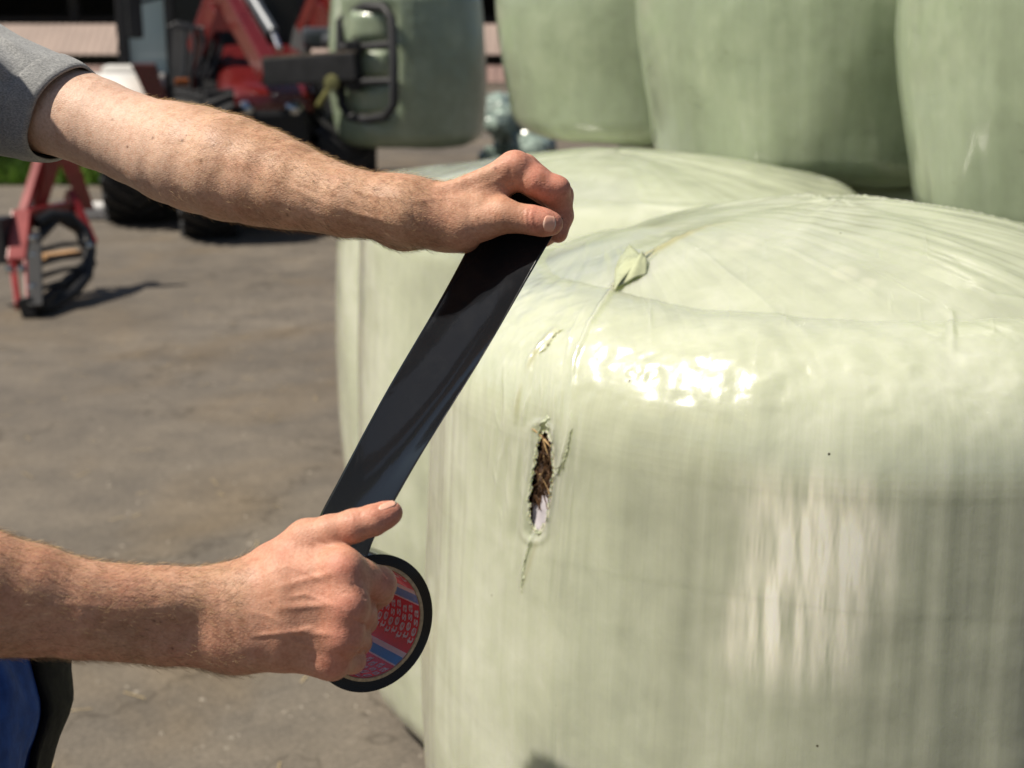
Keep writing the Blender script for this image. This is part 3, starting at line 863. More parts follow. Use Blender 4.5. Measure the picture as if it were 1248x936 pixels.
# index
LA.chain([jp(628, 206, 1.150, 20.5), jp(650, 219, 1.150, 18.6), jp(676, 233, 1.153, 17.6)], .008)
LA.cone(P(652, 223, 1.145), P(664, 229, 1.146), RP(15, 1.145), RP(14, 1.146), .006)
LA.chain([jp(676, 233, 1.153, 17.2), jp(682, 248, 1.160, 14.5), jp(684, 264, 1.164, 14.0), jp(680, 284, 1.162, 12)], .006)
# middle, ring, little
LA.chain([jp(640, 208, 1.173, 19), jp(683, 238, 1.180, 15), jp(685, 264, 1.184, 13.5), jp(676, 284, 1.180, 11.5)], .004)
LA.chain([jp(642, 214, 1.196, 18), jp(683, 256, 1.201, 14.2), jp(678, 280, 1.200, 12.5), jp(664, 290, 1.194, 11)], .004)
LA.chain([jp(636, 228, 1.214, 16), jp(668, 268, 1.216, 12.5), jp(662, 286, 1.210, 11), jp(650, 292, 1.204, 10)], .004)
# knuckle bones, tendons
LA.ell(P(629, 199, 1.144), (.0085, .0085, .0075), k=.006)
LA.ell(P(680, 228, 1.147), (.0085, .008, .0075), k=.005)
LA.cone(P(556, 246, 1.137), P(578, 250, 1.136), .0035, .0035, .008)
LA.cone(P(540, 232, 1.142), P(612, 203, 1.141), .0035, .003, .010)
for ln, w_, dp in (
    ([(640, 254), (637, 262), (638, 272), (642, 280)], .75, .75), ([(647, 252), (644, 262), (645, 274), (648, 282)], .75, .8),
    ([(653, 254), (651, 264), (652, 276)], .65, .5), ([(634, 258), (632, 266), (634, 276)], .6, .35),
    ([(621, 207), (624, 222), (629, 236), (632, 246)], 1.1, 1.6), ([(612, 221), (618, 230), (626, 240), (632, 245)], .9, .8), ([(606, 226), (614, 237), (624, 244)], .7, .5),
    ([(616, 215), (621, 226), (627, 236)], .7, .6),
    ([(638, 212), (637, 221), (640, 230), (645, 236)], .8, .8), ([(663, 232), (661, 238), (662, 243)], .8, .8), ([(657, 229), (656, 236)], .6, .4),
    ([(574, 270), (582, 281), (594, 289), (606, 291)], .8, .7), ([(582, 270), (590, 280), (603, 286), (614, 285)], .8, .7), ([(590, 272), (598, 279), (610, 281)], .7, .5),
    ([(568, 276), (574, 286), (586, 294)], .8, .4), ([(604, 252), (606, 262), (604, 272)], .7, .3), ([(540, 288), (550, 296), (562, 304)], 1.0, .5),
    ([(497, 224), (503, 246), (505, 270), (500, 292)], 1.2, .4), ([(515, 228), (520, 250), (522, 275)], 1.2, .35)):
    groove_px(LA, ln, w_, dp)
for ln, w_, dp in (([(420, 225), (460, 240), (505, 246), (545, 240)], 2.0, -.7), ([(330, 215), (380, 240), (440, 262), (490, 270)], 2.2, -.7), ([(445, 262), (490, 276), (520, 285)], 1.6, -.5), ([(575, 232), (600, 222), (615, 214)], 1.8, -.5)):
    groove_px(LA, ln, w_, dp)

# ---- right arm, holding the roll
RA = SDF()
RA.chain([jp(285, 727, 1.032, 35), jp(200, 730, 1.022, 39), jp(100, 726, 1.005, 43), jp(40, 712, .995, 48), jp(-20, 700, .985, 54), jp(-90, 700, .975, 56), jp(-160, 712, .965, 50)], .014)
RA.chain([jp(285, 779, 1.036, 36), jp(200, 769, 1.030, 41), jp(100, 760, 1.012, 43), jp(40, 753, 1.003, 47), jp(-20, 748, .992, 55), jp(-90, 745, .982, 56), jp(-160, 730, .965, 50)], .014)
RA.chain([jp(-160, 716, .965, 50), (np.array((-.56, .94, 1.34)), .056), (np.array((-.67, .99, 1.46)), .054)], .03)
# back of the hand
RA.chain([jp(285, 727, 1.035, 34), jp(345, 700, 1.028, 30), jp(415, 695, 1.020, 22)], .016)
RA.chain([jp(285, 745, 1.032, 34), jp(350, 728, 1.022, 30), jp(424, 736, 1.014, 21.5)], .016)
RA.chain([jp(285, 765, 1.034, 34), jp(350, 762, 1.024, 30), jp(420, 774, 1.019, 20.5)], .016)
RA.chain([jp(285, 781, 1.038, 34), jp(345, 791, 1.032, 27.5), jp(404, 806, 1.030, 19.5)], .016)
RA.chain([jp(300, 750, 1.052, 30), jp(370, 745, 1.050, 26), jp(395, 770, 1.048, 22)], .016)
# thumb
RA.chain([jp(295, 730, 1.045, 32), jp(335, 690, 1.045, 29), jp(374, 657, 1.038, 23)], .014)
RA.chain([jp(374, 657, 1.038, 23), jp(402, 648, 1.034, 19.5), jp(431, 641, 1.032, 19.5), jp(455, 634, 1.033, 18.2), jp(470, 627.5, 1.036, 15.6), jp(477, 624.5, 1.038, 13.6)], .006)
RA.cone(P(372, 672, 1.040), P(400, 680, 1.034), RP(20, 1.04), RP(18, 1.034), .014)
# fingers hooked into the core
RA.chain([jp(417, 695, 1.020, 22), jp(440, 703, 1.030, 21.2), jp(461, 712, 1.044, 20.4)], .008)
RA.chain([jp(461, 712, 1.044, 20), jp(463, 722, 1.072, 16), jp(453, 734, 1.094, 13.5)], .006)
RA.chain([jp(426, 737, 1.014, 21), jp(440, 748, 1.040, 18.2), jp(444, 757, 1.068, 15), jp(435, 764, 1.09, 13)], .0032)
RA.chain([jp(420, 775, 1.019, 20), jp(434, 777, 1.046, 17), jp(438, 783, 1.072, 14), jp(428, 788, 1.09, 12.5)], .0032)
RA.chain([jp(405, 806, 1.030, 19), jp(429, 805, 1.054, 15.5), jp(432, 805, 1.076, 13), jp(425, 800, 1.09, 11.5)], .0032)
# knuckle bones and tendons
for a, b, d_, r_ in ((418, 694, 1.0135, .0105), (424, 737, 1.0085, .0105), (418, 775, 1.0135, .0098), (403, 805, 1.0245, .0092)):
    RA.ell(P(a, b, d_), (r_,) * 3, k=.016)
for ln, w_, dp in (
    ([(338, 716), (375, 706), (408, 698)], 2.4, -.9), ([(335, 742), (378, 738), (412, 737)], 2.6, -1.0), ([(340, 768), (380, 771), (408, 774)], 2.6, -.9),
    ([(352, 728), (372, 724), (398, 734)], 1.5, -.8), ([(306, 776), (336, 772), (362, 770), (384, 764)], 1.5, -1.0), ([(345, 770), (360, 782), (388, 792)], 1.5, -.6),
    ([(322, 700), (350, 690), (372, 697), (396, 708)], 1.4, -.7), ([(300, 745), (330, 752), (352, 766)], 1.5, -.5),
    ([(220, 735), (160, 745), (90, 735), (20, 745)], 2.4, -.5), ([(260, 715), (180, 705), (80, 700)], 2.4, -.5),
    ([(428, 712), (436, 720), (444, 728), (456, 736)], 1.1, 1.3), ([(429, 712), (438, 714), (444, 724)], 1.0, .6),
    ([(382, 658), (398, 664), (416, 668), (430, 671)], 1.4, 1.4), ([(378, 664), (390, 672), (404, 676)], .9, .5),
    ([(423, 623), (427, 629), (427, 637)], .8, .6), ([(430, 622), (434, 629), (434, 638)], .8, .7), ([(437, 622), (440, 628), (440, 636)], .7, .5),
    ([(404, 680), (410, 678), (418, 679)], .7, .4), ([(409, 684), (416, 682), (424, 684)], .7, .35),
    ([(414, 726), (420, 722), (428, 724)], .7, .4), ([(415, 745), (421, 749), (428, 748)], .7, .4), ([(412, 768), (418, 765), (424, 767)], .7, .35),
    ([(430, 754), (440, 760), (452, 763)], 1.0, 1.3), ([(424, 789), (436, 792), (447, 792)], 1.0, 1.3), ([(444, 706), (448, 712), (448, 720)], .8, .3), ([(286, 695), (280, 730), (284, 770), (290, 812)], 1.2, .3), ([(272, 696), (268, 730), (270, 770)], 1.2, .3)):
    groove_px(RA, ln, w_, dp)

# ---- rest of the body (coarser): head, neck, torso, legs
def body_sdf(off=0.0):
    B = SDF(-.09); o = off
    B.cone((-.545, 1.20, 1.01), (-.59, 1.20, 1.24), .145 + o, .135 + o, .06)
    B.cone((-.545, 1.13, 1.01), (-.545, 1.27, 1.01), .135 + o, .135 + o, .06)
    B.cone((-.60, 1.10, 1.36), (-.60, 1.30, 1.36), .125 + o, .125 + o, .06)
    B.cone((-.60, 1.05, 1.46), (-.61, 1.33, 1.47), .075 + o, .075 + o, .06)
    return B
BD = body_sdf()
BD.cone((-.61, 1.19, 1.50), (-.59, 1.19, 1.64), .062, .058, .03)
BD.ell((-.575, 1.19, 1.735), (.098, .078, .118), k=.02); BD.ell((-.540, 1.19, 1.695), (.070, .058, .082), k=.03)
BD.cone((-.474, 1.19, 1.735), (-.452, 1.19, 1.708), .009, .014, .012); BD.cone((-.478, 1.19, 1.664), (-.472, 1.19, 1.636), .022, .02, .015)
for s in (-1, 1):
    BD.ell((-.585, 1.19 + s * .080, 1.722), (.020, .009, .032), k=.006)
    BD.cone((-.483, 1.19 + s * .02, 1.760), (-.490, 1.19 + s * .05, 1.757), .010, .010, .012)
    BD.cone((-.545, 1.2 + s * .085, .96), (-.50 if s < 0 else -.60, 1.2 + s * .10, .53), .085, .062, .04)
    BD.cone((-.50 if s < 0 else -.60, 1.2 + s * .10, .53), (-.52 if s < 0 else -.68, 1.2 + s * .11, .12), .058, .045, .03)
BD.groove([(-.474, 1.165, 1.676), (-.468, 1.19, 1.677), (-.474, 1.215, 1.676)], .004, .004)
BD.dx = np.zeros(3)
BD.cone(LA.it[0][1][-1], (-.70, 1.33, 1.46), .048, .055, .02)
BD.cone((-.67, .99, 1.46), (-.70, 1.08, 1.47), .050, .06, .02)

def bounds(S, m=.03):
    lo = np.full(3, 1e9); hi = -lo
    for it in S.it:
        pts = (it[1], it[2]) if it[0] == 'c' else (list(it[1]) if it[0] == 'h' else (it[1],))
        r = max(it[3], it[4]) if it[0] == 'c' else max(it[2])
        for p in pts: lo = np.minimum(lo, p - r - m); hi = np.maximum(hi, p + r + m)
    return lo, hi
vs, qs, nn_, at = [], [], [], []
cntv = 0
KN_R = [P(419, 694, 1.005), P(427, 737, .998), P(421, 775, 1.004), P(405, 806, 1.015), P(463, 712, 1.03), P(445, 748, 1.03), P(430, 640, 1.02), P(474, 624, 1.03)]
KN_L = [P(630, 190, 1.14), P(680, 226, 1.14), P(660, 222, 1.138), P(676, 274, 1.125), P(684, 255, 1.15), P(650, 262, 1.12)]
LAL = []
for S, h in ((LA, .0015), (RA, .0015), (BD, .009)):
    lo, hi = bounds(S)
    V_, Q_, N_ = polygonise(S.f, lo, hi, h)
    red = np.zeros(len(V_)); pale_ = np.zeros(len(V_)); mole = np.zeros(len(V_))
    if S is not BD:
        lv = .00012 * fbm(V_ * 90, 90) + .0005 * fbm(V_ * 22, 91, 2)
        hx, _ = None, None
        qx, qy, qd = project(V_)
        hand = sst(480, 560, qx) if S is LA else sst(270, 350, qx)
        lv *= (1 - .6 * hand)
        V_ = V_ + N_ * lv[:, None]
        for k_ in (KN_L if S is LA else KN_R):
            red += .40 * np.exp(-((np.linalg.norm(V_ - k_, axis=1)) / .011) ** 2)
        red += (.28 * hand if S is LA else .34 * hand + .24)
        red += .22 * fbm(V_ * 34, 93)
        if S is LA:
            red += .5 * sst(632, 655, qx)
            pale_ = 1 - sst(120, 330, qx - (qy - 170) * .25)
            for mx, my, mr in ((186, 168, 1.6), (222, 171, 2.2), (155, 179, 1.5), (245, 196, 1.7), (582, 266, 1.5), (604, 205, 1.4), (350, 262, 1.6), (353, 255, 1.2), (297, 208, 1.5), (137, 146, 1.1), (227, 165, 1.0), (260, 177, 1.2)):
                mole += np.exp(-(((qx - mx) ** 2 + (qy - my) ** 2) / mr ** 2)) * (N_[:, 1] < 0)
        else:
            red += .3 * sst(150, 270, qx) * (1 - sst(270, 330, qx)) * sst(740, 800, qy)
            for mx, my, mr in ((188, 757, 1.6), (196, 759, 1.2), (210, 790, 1.1), (60, 705, 1.2), (120, 720, 1.2), (250, 765, 1.0), (90, 770, 1.1), (330, 735, 1.0)):
                mole += np.exp(-(((qx - mx) ** 2 + (qy - my) ** 2) / mr ** 2)) * (N_[:, 1] < 0)
    else: red += .2
    LAL.append((V_, N_))
    vs.append(V_); qs.append(Q_ + cntv); at.append((red, pale_, mole)); cntv += len(V_)
ORG = np.array((-.62, 1.2, 0.0))
person = empty("person", tuple(ORG), 0, "man in grey T-shirt and blue work trousers, both bare forearms holding out black tape", "person")
body = mesh_np("body", np.concatenate(vs) - ORG, np.concatenate(qs), mat=skin, parent=person)
set_attr(body, "red", np.concatenate([a[0] for a in at])); set_attr(body, "pale", np.concatenate([a[1] for a in at])); set_attr(body, "mole", np.clip(np.concatenate([a[2] for a in at]), 0, 1) * .9)

# ---- finger nails
nailm = Mat("nail"); nailm.set(rough=.42, spec=.22, coat=.0, sss=.1, sss_scale=.004)
nf = nailm.attr("free")
nailm.color(nailm.mix(nf, nailm.mix(nailm.attr("lunula"), (.76, .41, .30, 1), (.76, .52, .42)), (.78, .62, .50)))
nailm.bump(nailm.noise(nailm.coords(), 400, 2), .08, .0005)
def nail(S, c, la, wb, ang, lift=.0004):
    """nail on the skin under pixel c; la, wb half length and half width in pixels, ang its direction"""
    ca, sa = math.cos(R(ang)), math.sin(R(ang)); M_ = 17; V = []; fr = []; lu = []
    for i in np.linspace(-1, 1, M_):
        for j in np.linspace(-1, 1, M_):
            w_ = wb * (1 - .42 * abs(i) ** 5); end = (1 - .22 * j * j)
            x, y = i * la * end, j * w_
            h_ = hit(S, c[0] + x * ca - y * sa, c[1] + x * sa + y * ca)
            if h_ is None: h_ = last
            last = h_
            e = max(abs(i), abs(j)); li = lift * (1.0 if e < .8 else (1 - (e - .8) / .2 * 1.6)) + (.0006 * max(0, i - .5))
            V.append(h_[0] + h_[1] * li); fr.append(1.0 if i > .80 else 0.0); lu.append(max(0, 1 - ((i + 1.0) ** 2 / .16 + j * j / .5)))
    ii = np.arange(M_ * M_).reshape(M_, M_)
    o = mesh_np("fingernail", np.array(V) - ORG, np.stack([ii[:-1, :-1], ii[:-1, 1:], ii[1:, 1:], ii[1:, :-1]], -1).reshape(-1, 4), mat=nailm.m, parent=person)
    set_attr(o, "free", fr); set_attr(o, "lunula", lu)
nail(LA, (669.5, 272.5), 8.0, 10.5, 6)
nail(RA, (472, 616.0), 12.5, 4.2, -21)

# ---- arm hair
def hair_for(V_, N_, S, axis_pts, dens, seed, name, mat, ok, ln=(.006, .015), wid=.000045):
    rg = np.random.default_rng(seed)
    qx, qy, qd = project(V_)
    m = ok(qx, qy, V_, N_)
    idx = rg.choice(np.flatnonzero(m > 0), size=dens, p=m[m > 0] / m[m > 0].sum())
    p = V_[idx] + rg.normal(0, .0008, (dens, 3)); n_ = N_[idx]
    a = np.asarray(axis_pts[0]); b = np.asarray(axis_pts[1]); ax_ = (b - a) / np.linalg.norm(b - a)
    t = ax_ - n_ * (n_ @ ax_)[:, None]; t /= np.linalg.norm(t, axis=1)[:, None] + 1e-9
    bt = np.cross(n_, t)
    sw = rg.normal(.25, .45, dens) + .8 * vnoise(p * 40, seed)
    dr = t + bt * sw[:, None] + n_ * rg.uniform(.15, .75, dens)[:, None]; dr /= np.linalg.norm(dr, axis=1)[:, None]
    L = rg.uniform(*ln, dens); cu = rg.normal(0, .5, dens)[:, None] * bt - n_ * rg.uniform(.1, .7, dens)[:, None]
    side = np.cross(dr, rg.normal(size=(dens, 3))); side /= np.linalg.norm(side, axis=1)[:, None]
    side2 = np.cross(dr, side)
    V, Q = [], []; T = np.array([0, .35, .7, 1.0]); Wd = np.array([1, .9, .6, .12])
    rings = []
    for tt_, ww in zip(T, Wd):
        c = p + dr * (L * tt_)[:, None] + cu * (L * tt_ * tt_ * .45)[:, None]
        for k in range(3):
            an = 2 * PI * k / 3
            rings.append(c + (side * math.cos(an) + side2 * math.sin(an)) * wid * ww * 1.0)
    Vv = np.stack(rings, 1).reshape(-1, 3)      # 12 verts per hair
    base = np.arange(dens)[:, None] * 12
    for s_ in range(3):
        for k in range(3):
            Q.append(base + np.array([s_ * 3 + k, s_ * 3 + (k + 1) % 3, s_ * 3 + 3 + (k + 1) % 3, s_ * 3 + 3 + k]))
    o = mesh_np(name, Vv - ORG, np.concatenate(Q), mat=mat, parent=person)
    return tag(o, kind="stuff")
def hm(n, c, r=.35):
    m = Mat(n); m.set(color=c, rough=r, spec=.5); m.b.inputs["Transmission Weight"].default_value = .0; return m.m
gold = hm("hair_gold", (.72, .52, .27)); brown = hm("hair_brown", (.16, .085, .04))  # blond gold brightened so the hairs look rim-lit
okL = lambda x, y, v_, n: sst(150, 230, x) * (1 - sst(520, 590, x)) * (.15 + .85 * sst(-.2, .7, n[:, 2])) * (x < 600)
okL2 = lambda x, y, v_, n: sst(230, 330, x) * (1 - sst(500, 560, x)) * (n[:, 1] < .3)
hair_for(LAL[0][0], LAL[0][1], LA, (P(200, 160, 1.2), P(490, 257, 1.15)), 7500, 101, "arm_hair", gold, okL, (.004, .010), .00005)
hair_for(LAL[0][0], LAL[0][1], LA, (P(200, 130, 1.2), P(490, 277, 1.15)), 4200, 102, "arm_hair", brown, okL2, (.004, .010), .00006)
okR = lambda x, y, v_, n: (1 - sst(250, 330, x)) * (x > -60) * (.5 + .8 * np.abs(n[:, 2]))
hair_for(LAL[1][0], LAL[1][1], RA, (P(0, 700, 1.0), P(285, 750, 1.03)), 5000, 103, "arm_hair", gold, okR, (.004, .010), .00005)
hair_for(LAL[1][0], LAL[1][1], RA, (P(0, 700, 1.0), P(285, 750, 1.03)), 6000, 104, "arm_hair", brown, okR, (.005, .012), .00006)

# ---- T-shirt
knit = Mat("grey_jersey"); knit.set(rough=.85, spec=.2, sheen=.25)
ob = knit.coords()
hea = knit.noise(knit.coords(scale=(1, 1, 2.5)), 420, 4, .75); hb_ = knit.noise(ob, 34, 4, .6)
kc = knit.ramp(hea, [(.32, (.15, .153, .155)), (.5, (.27, .273, .272)), (.68, (.42, .42, .41))])
kc = knit.mix(.5, kc, knit.mix(1.0, kc, knit.ramp(hb_, [(.3, (.75, .75, .75)), (.7, (1.15, 1.15, 1.15))]), 'MULTIPLY'))
knit.color(kc)
wvn = knit.n("ShaderNodeTexWave"); wvn.inputs["Scale"].default_value = 260; wvn.inputs["Distortion"].default_value = 1.5
knit.l(knit.coords(kind="UV"), wvn.inputs["Vector"])
knit.bump(knit.math('ADD', knit.math('MULTIPLY', wvn.outputs["Fac"], .4), hea), .5, .0012)
TS = body_sdf(.016)
TS.dx = np.zeros(3)
TS.cone(P(-60, 98, 1.337), (-.70, 1.33, 1.47), .066, .080, .04)
TS.cone((-.625, .965, 1.41), (-.67, .99, 1.46), .078, .080, .04); TS.cone((-.67, .99, 1.46), (-.70, 1.08, 1.47), .080, .085, .05)
tsf = lambda p: np.maximum(TS.f(p) + .006 * fbm(p * 9, 95), -(p[:, 2] - 1.0))
lo, hi = bounds(TS, .04)
V_, Q_, N_ = polygonise(tsf, lo, hi, .008)
# left sleeve: an open tube with a hem, hanging folds and thickness
axp = [P(80, 141, 1.285), P(60, 134, 1.292), P(30, 118, 1.305), P(-10, 104, 1.32), P(-60, 90, 1.34)]
def sleeve(cuff, away, rc, rs, seed, nrow=90, ncol=150, slant=.0):
    A = np.array(cuff, float); B_ = np.array(away, float); ax_ = (B_ - A); L = np.linalg.norm(ax_); ax_ /= L
    X = np.cross(ax_, (0, 0, 1.0)); X /= np.linalg.norm(X); Z = np.cross(X, ax_)
    if Z[2] < 0: Z = -Z
    rows = []; uv_ = []
    for side in (0, 1):
        for i in range(nrow):
            t = (i / (nrow - 1)) ** 1.3
            if side: t = (1 - i / (nrow - 1)) ** 1.3
            a = np.linspace(0, 2 * PI, ncol, endpoint=False)
            r = rc + (rs - rc) * t ** .8
            rz = r * (1 + .02 * np.sin(a) ** 2)
            nzv = .0035 * vnoise(np.column_stack([np.cos(a) * 1.6 + 4, np.sin(a) * 1.6, a * 0 + t * 2.2]), seed) * (1 + 1.5 * t)
            fold = .0045 * np.maximum(0, vnoise(np.column_stack([a * 2.2 + t * 3.0, a * 0 + t * 1.0, a * 0]), seed + 1)) * sst(.05, .4, t)
            fold2 = .011 * np.exp(-((a - 2.75 + t * 1.1) / .13) ** 2) * sst(.17, .30, t) + .008 * np.exp(-((a - 3.5 + t * 1.5) / .12) ** 2) * sst(.2, .5, t) + .005 * np.exp(-((a - 2.2 + t * .7) / .09) ** 2) * sst(.17, .35, t) - .004 * np.exp(-((a - 3.1 + t * 1.3) / .16) ** 2) * sst(.2, .5, t)
            hem = .0011 * sst(.0, .02, t) * (1 - sst(.155, .17, t)) - .0007 * np.exp(-((t - .165) / .008) ** 2) - .0005 * np.exp(-((t - .145) / .004) ** 2) * (.6 + .4 * np.sin(a * 220))
            off = nzv + fold + fold2 + hem - (.0022 if side else 0)
            if i == 0 and side == 0: off = off - .0008
            shear = -slant * np.sin(a) * (1 - t) * r
            c = A + ax_ * (L * t)
            rows.append(c + X * ((r + off) * np.cos(a))[:, None] + Z * ((rz + off) * np.sin(a))[:, None] + ax_ * shear[:, None])
            uv_.append(np.column_stack([a * .06, np.full(ncol, t * L)]))
    # outer rows run cuff->shoulder; inner shoulder->cuff; join at the cuff
    rows = rows[:nrow][::-1] + rows[nrow:][::-1] if False else rows
    Vv = np.array(rows).reshape(-1, 3); Rr = 2 * nrow
    F = []
    ii = np.arange(Rr * ncol).reshape(Rr, ncol); jj = np.roll(ii, -1, axis=1)
    q = np.stack([ii[:-1], jj[:-1], jj[1:], ii[1:]], -1).reshape(-1, 4)
    q2 = np.stack([ii[-1], jj[-1], jj[0], ii[0]], -1).reshape(-1, 4)
    return Vv, np.concatenate([q, q2]), np.concatenate(uv_)
S1, SQ1, U1 = sleeve(P(81, 140, 1.282), P(-70, 96, 1.345), .0448, .067, 97, slant=.28)
S2, SQ2, U2 = sleeve((-.545, .93, 1.33), (-.65, .985, 1.45), .068, .082, 99, 50, 90)
off1 = len(V_); off2 = off1 + len(S1)
tshirt = mesh_np("t_shirt", np.concatenate([V_, S1, S2]) - ORG, np.concatenate([Q_, SQ1 + off1, SQ2 + off2]), mat=knit.m, parent=person,
                 uv=np.concatenate([V_[:, [1, 2]], U1, U2]))

# ---- work trousers with bib
blue = Mat("blue_workwear"); blue.set(rough=.8, spec=.15, sheen=.03)
blue.color(blue.ramp(blue.noise(blue.coords(), 60, 5, .7), [(.3, (.006, .030, .150)), (.7, (.012, .058, .27))]))
blue.bump(blue.noise(blue.coords(scale=(1, 1, 3)), 700, 2, .5), .3, .0008)
TR = SDF(-.073)
TR.cone((-.535, 1.14, .955), (-.535, 1.26, .955), .15, .15, .05)
TR.cone((-.545, 1.14, .97), (-.645, 1.14, 1.12), .145, .11, .04); TR.cone((-.55, 1.26, .97), (-.645, 1.26, 1.12), .145, .11, .04)
for s in (-1, 1):
    kn = (-.475 if s < 0 else -.60, 1.2 + s * .10, .53)
    TR.cone((-.515, 1.2 + s * .085, .95), kn, .125, .095, .05); TR.cone(kn, (-.515 if s < 0 else -.675, 1.2 + s * .11, .09), .092, .085, .04)
trf = lambda p: np.maximum(np.maximum(TR.f(p) + .007 * fbm(p * np.array((11, 11, 7)), 96) + .003 * fbm(p * np.array((30, 30, 18)), 98), p[:, 2] - 1.06), .06 - p[:, 2])
lo, hi = bounds(TR, .04)
V_, Q_, N_ = polygonise(trf, lo, hi, .007)
trousers = mesh_np("work_trousers", V_ - ORG, Q_, mat=blue.m, parent=person)
blk = simple("black_canvas", (.005, .005, .007), .9, 0, .2, 80, spec=.15)
def trx(beta, z):      # trouser surface round the right hip at height z
    c = np.array((-.62, 1.14, z)); dr = np.array((math.cos(beta), math.sin(beta), 0)); lo_, hi_ = .0, .40
    for _ in range(26):
        mid_ = (lo_ + hi_) / 2
        if TR.f((c + dr * mid_)[None])[0] < 0: lo_ = mid_
        else: hi_ = mid_
    return c + dr * (lo_ + .004 + .0025 * math.sin(z * 90 + beta * 9))
rows = []
for z in np.linspace(.80, 1.055, 22):
    for u in np.linspace(0, 1, 12):
        rows.append(trx(R(27 + 34 * u + 40 * (z - .97)), z))
ii = np.arange(len(rows)).reshape(22, 12)
po = mesh_np("tool_pocket", np.array(rows) - ORG, np.stack([ii[:-1, :-1], ii[:-1, 1:], ii[1:, 1:], ii[1:, :-1]], -1).reshape(-1, 4), mat=blk, parent=person)
mm = po.modifiers.new("s", 'SOLIDIFY'); mm.thickness = .006; mm.offset = 1
for s, bx_ in ((-1, -.515), (1, -.675)):
    B_ = SDF(-.065); B_.cone((bx_ - .05, 1.2 + s * .11, .05), (bx_ + .15, 1.2 + s * .115, .04), .045, .038, .03); B_.cone((bx_, 1.2 + s * .11, .06), (bx_, 1.2 + s * .11, .16), .05, .055, .03)
    bf = lambda p, B_=B_: np.maximum(B_.f(p), .006 - p[:, 2])
    lo, hi = bounds(B_); V_, Q_, _n = polygonise(bf, lo, hi, .007)
    mesh_np("boot", V_ - ORG, Q_, mat=blk, parent=person)
HH = SDF(-.09); HH.ell((-.588, 1.19, 1.755), (.100, .084, .112), k=.02)
hf = lambda p: np.maximum(HH.f(p) + .004 * fbm(p * 60, 99), -(p[:, 2] - (1.70 + np.maximum(0, (p[:, 0] + .69)) * 1.0)))
lo, hi = bounds(HH); V_, Q_, _n = polygonise(hf, lo, hi, .005)
mesh_np("hair", V_ - ORG, Q_, mat=simple("brown_hair", (.07, .04, .022), .6, 0, .4, 200), parent=person)
for s in (-1, 1):
    e = MB(); e.lathe([(0.0001, -.011)] + [(.011 * math.cos(a), .011 * math.sin(a)) for a in np.linspace(-1.4, 1.4, 9)] + [(0.0001, .011)], (-.578 - ORG[0], 1.19 + s * .031 - ORG[1], 1.742), 'X', 14)
    e.build("eye", simple("eye_white", (.6, .58, .55), .2, 0, .05), person, True)

# ================================================================== roll of tape and the drawn-off strip
tapem = Mat("black_tape"); tapem.set(color=(.008, .009, .011), rough=.09, spec=.30)
tapem.bump(tapem.noise(tapem.coords(), 26, 3, .5, .3), .10, .006)
tapem.l(tapem.ramp(tapem.noise(tapem.coords(), 60, 4, .6), [(.3, (.07,) * 3), (.7, (.15,) * 3)]), tapem.b.inputs["Roughness"])
sidem = Mat("tape_side"); sidem.set(color=(.010, .010, .011), rough=.42, spec=.4)
TA = P(454, 760, 1.083); TB = P(389, 727, 1.157)
ax = TB - TA; TWD = np.linalg.norm(ax); ax /= TWD
rgt_ = np.array((1.0, 0, 0)); rgt_ -= ax * (rgt_ @ ax); rgt_ /= np.linalg.norm(rgt_)
upv = np.cross(rgt_, ax)
if upv[2] < 0: upv = -upv
RO, RC, RI = .0535, .0452, .0424
roll = empty("tape_roll", tuple(TA), 0, "black tape roll with red and blue printed core, hooked on the lower hand", "tape roll")
def cyl(phi, h, r): return ax * h + (rgt_ * math.cos(phi) + upv * math.sin(phi)) * r
def ring(name, prof, mat, n=144):
    V, Q = [], []
    for (r, h) in prof:
        for k in range(n): V.append(cyl(2 * PI * k / n, h, r))
    m = len(prof); i = np.arange(m * n).reshape(m, n); j = np.roll(i, -1, 1); i2 = np.roll(i, -1, 0); j2 = np.roll(j, -1, 0)
    q = np.stack([i, j, j2, i2], -1).reshape(-1, 4)
    o = mesh_np(name, V, q, mat=mat, parent=roll)
    try: o.data.set_sharp_from_angle(angle=R(30))
    except Exception: pass
    return o
fl = [(RO - (RO - RC) * t + 0, .00012 * math.sin(t * 40)) for t in np.linspace(0, 1, 26)]
ring("tape_winding", [(RC, TWD * 1.0)] + [(RO - .0004, TWD)] + [(RO, TWD - .0004), (RO, .0004), (RO - .0004, 0)] + fl[1:], tapem.m)
card = simple("cardboard", (.50, .38, .23), .8, 0, .2, 300)
ring("core", [(RC, .0002), (RI + .0004, -.0001), (RI, .0003), (RI, TWD - .0003), (RC, TWD)], card)
redp = simple("print_red", (.88, .06, .07), .38, 0, .04, 200, coat=.2); whp = simple("print_white", (.85, .82, .80), .4, 0, .03, 200); blp = simple("print_blue", (.08, .36, .78), .38, 0, .05, 200)
def band(name, f0, f1, r, mat, h0=.0012, h1=None):
    h1 = TWD - .0012 if h1 is None else h1
    n = max(3, int(abs(f1 - f0) / .05)); V = []
    for h in (h0, h1):
        for k in range(n): V.append(cyl(f0 + (f1 - f0) * k / (n - 1), h, r))
    i = np.arange(n)
    q = np.stack([i[:-1], i[1:], i[1:] + n, i[:-1] + n], 1)
    return mesh_np(name, V, q, mat=mat, parent=roll)
PERI = 2 * PI / 5; PH0 = R(17)
mbn = lambda: None
band("core_print", 0, 2 * PI, RI - .00012, redp)
fc = bpy.data.curves.new("word", 'FONT'); fc.body = "tesa"; fc.size = .0118; fc.offset = .00018; fc.space_character = 1.12; fc.align_x = 'LEFT'; fc.resolution_u = 4
ft_ = bpy.data.objects.new("word", fc); COL.objects.link(ft_)
